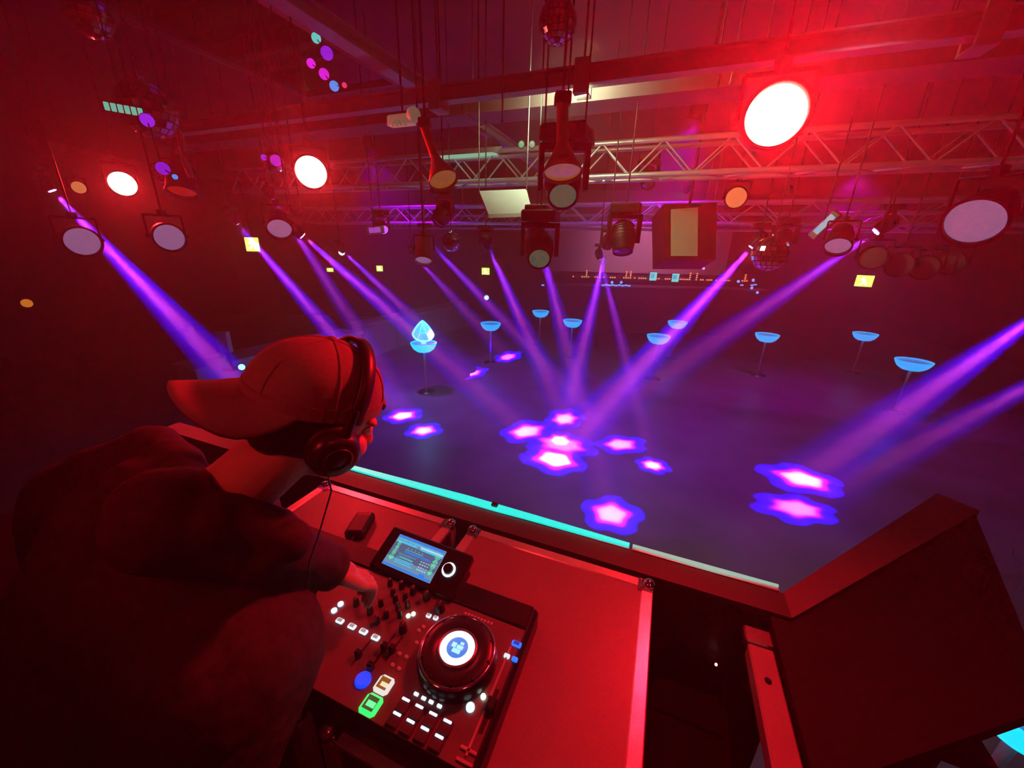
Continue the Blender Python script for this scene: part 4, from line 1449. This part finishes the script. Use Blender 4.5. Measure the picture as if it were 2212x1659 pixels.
# headphones worn over the cap
hpn = thing('headphones', 'black over-ear headphones worn over the backwards cap', 'headphones', HEAD)
HI = Matrix.Translation(-HEAD) @ HM
cups = []
for s in (-1, 1):
    c0 = V((s * .092, .010, -.030))
    M = HI @ Matrix.Translation(c0) @ look((s, .0, -.08), (0, 0, 1))
    o = MB(M).lathe([(.030, -.016), (.038, -.010), (.039, .004), (.036, .016), (.028, .022), (.0001, .023)], 28, caps=False).build('ear_cup', mat('cup_black', (.03, .035, .032), .35, var=.1, scale=30), hpn)
    MB(M).lathe([(.030, -.020), (.040, -.018), (.041, -.006), (.036, -.004)], 28, caps=False).build('ear_pad', mat('pad_leather', (.02, .018, .018), .6, var=.1), o)
    MB(M).lathe([(.020, .0225), (.022, .0245), (.018, .0245)], 24, caps=False).build('cup_ring', mat('cup_ring_m', (.08, .08, .08), .35, .3, var=0), o)
    MB(HI).tube(c0 + V((s * .012, .002, .030)), c0 + V((s * .004, .004, .075)), .008, n=10).build('slider_arm', BLACK, hpn)
band = [V((.093 * math.cos(a), .020 + .010 * math.sin(a), .022 + .104 * math.sin(a))) for a in [math.pi * i / 24 for i in range(25)]]
m = MB(HI)
vs, fs = [], []
for i, p in enumerate(band):
    an = math.pi * i / 24
    nrm_ = V((math.cos(an), 0, math.sin(an)))
    vs += [p + V((0, -.012, 0)), p + V((0, .012, 0)), p + V((0, .010, 0)) + nrm_ * .007, p + V((0, -.010, 0)) + nrm_ * .007]
for i in range(24):
    for j in range(4):
        a, b = i * 4 + j, i * 4 + (j + 1) % 4
        fs.append((a, b, b + 4, a + 4))
m.add(vs, fs, True)
m.build('headband', mat('band_black', (.02, .02, .021), .4, var=.1, scale=40), hpn)
pts = [HM @ V((.092, .012, -.066)), at(716, 1060, .64), at(690, 1150, .66), at(668, 1215, .68), at(664, 1270, .72)]
cb = MB(Matrix.Translation(-HEAD))
for i in range(len(pts) - 1):
    cb.tube(pts[i], pts[i + 1], .0016, n=6)
cb.build('cable', BLACK, hpn)

# ================================================================== ADDED AND UNSEEN WASH LIGHTS
# unseen red lamps added behind the booth to light the desk and DJ
P = V((0.75, -1.2, 4.35))
par_can(P, bl(-.35, -.25, 2.1), .10, 'red lamp on the rig behind the booth', REDHOT, hang=ZC, watts=KEY_RED_W * .2, deg=60)
P2 = V((-1.55, -.75, 4.1))
par_can(P2, at(580, 930, .68), .10, 'second red lamp on the rig behind the booth', REDHOT, hang=ZC, watts=KEY_RED_W * .8, deg=24)
# violet washes added over the dance floor to tint floor and haze
for i, (p, tg, k, c) in enumerate((((2.2, 5.6, 4.6), (1.6, 7.0, 0), 1.0, (.34, .0, 1)), ((-2.6, 7.6, 4.6), (-1.6, 9, 0), .9, (.30, .0, 1)), ((6.4, 8.2, 4.6), (6.4, 7.4, 0), .8, (.5, .0, .75)))):
    par_can(p, tg, .10, ('violet wash lamp over the middle of the floor', 'violet wash lamp over the left of the floor', 'violet wash lamp over the right of the floor')[i], VDIM, hang=ZC, watts=WASH_W * k, deg=110, lcol=c, group='violet wash lamps')
par_can((1.7, 2.2, 4.7), (2.0, 3.0, 0), .09, 'pale lamp lighting the floor in front of the booth', mat('pale_lit_lens', (.5, .5, .5), .4, var=0, emit=(.8, .75, .7), es=1.0), hang=ZC, watts=50, deg=58, lcol=(.80, .55, .95))

# pinkish lamp added to brighten the bulkhead over the bar
par_can((5.0, 12.6, 4.75), (5.0, 16.2, 3.4), .09, 'pinkish wash lamp in front of the bar bulkhead', VDIM, hang=ZC, watts=320, deg=95, lcol=(1, .32, .60), group='violet wash lamps')

# ================================================================== HAZE
hm = bpy.data.materials.new('haze')
hm.use_nodes = True
nt = hm.node_tree
nt.nodes.clear()
ou = nt.nodes.new('ShaderNodeOutputMaterial')
vs_ = nt.nodes.new('ShaderNodeVolumeScatter')
vs_.inputs['Density'].default_value = HAZE_DENSITY
vs_.inputs['Anisotropy'].default_value = 0.5
vs_.inputs['Color'].default_value = (1, 1, 1, 1)
nt.links.new(vs_.outputs[0], ou.inputs['Volume'])
hz_ = MB().box((X0 + .05, Y0 + .05, .01), (X1 - .05, Y1 - .05, ZC - .02)).build('haze', hm)
tag(hz_, 'thin machine haze filling the whole room, showing the beams', 'haze')
hz_['kind'] = 'stuff'
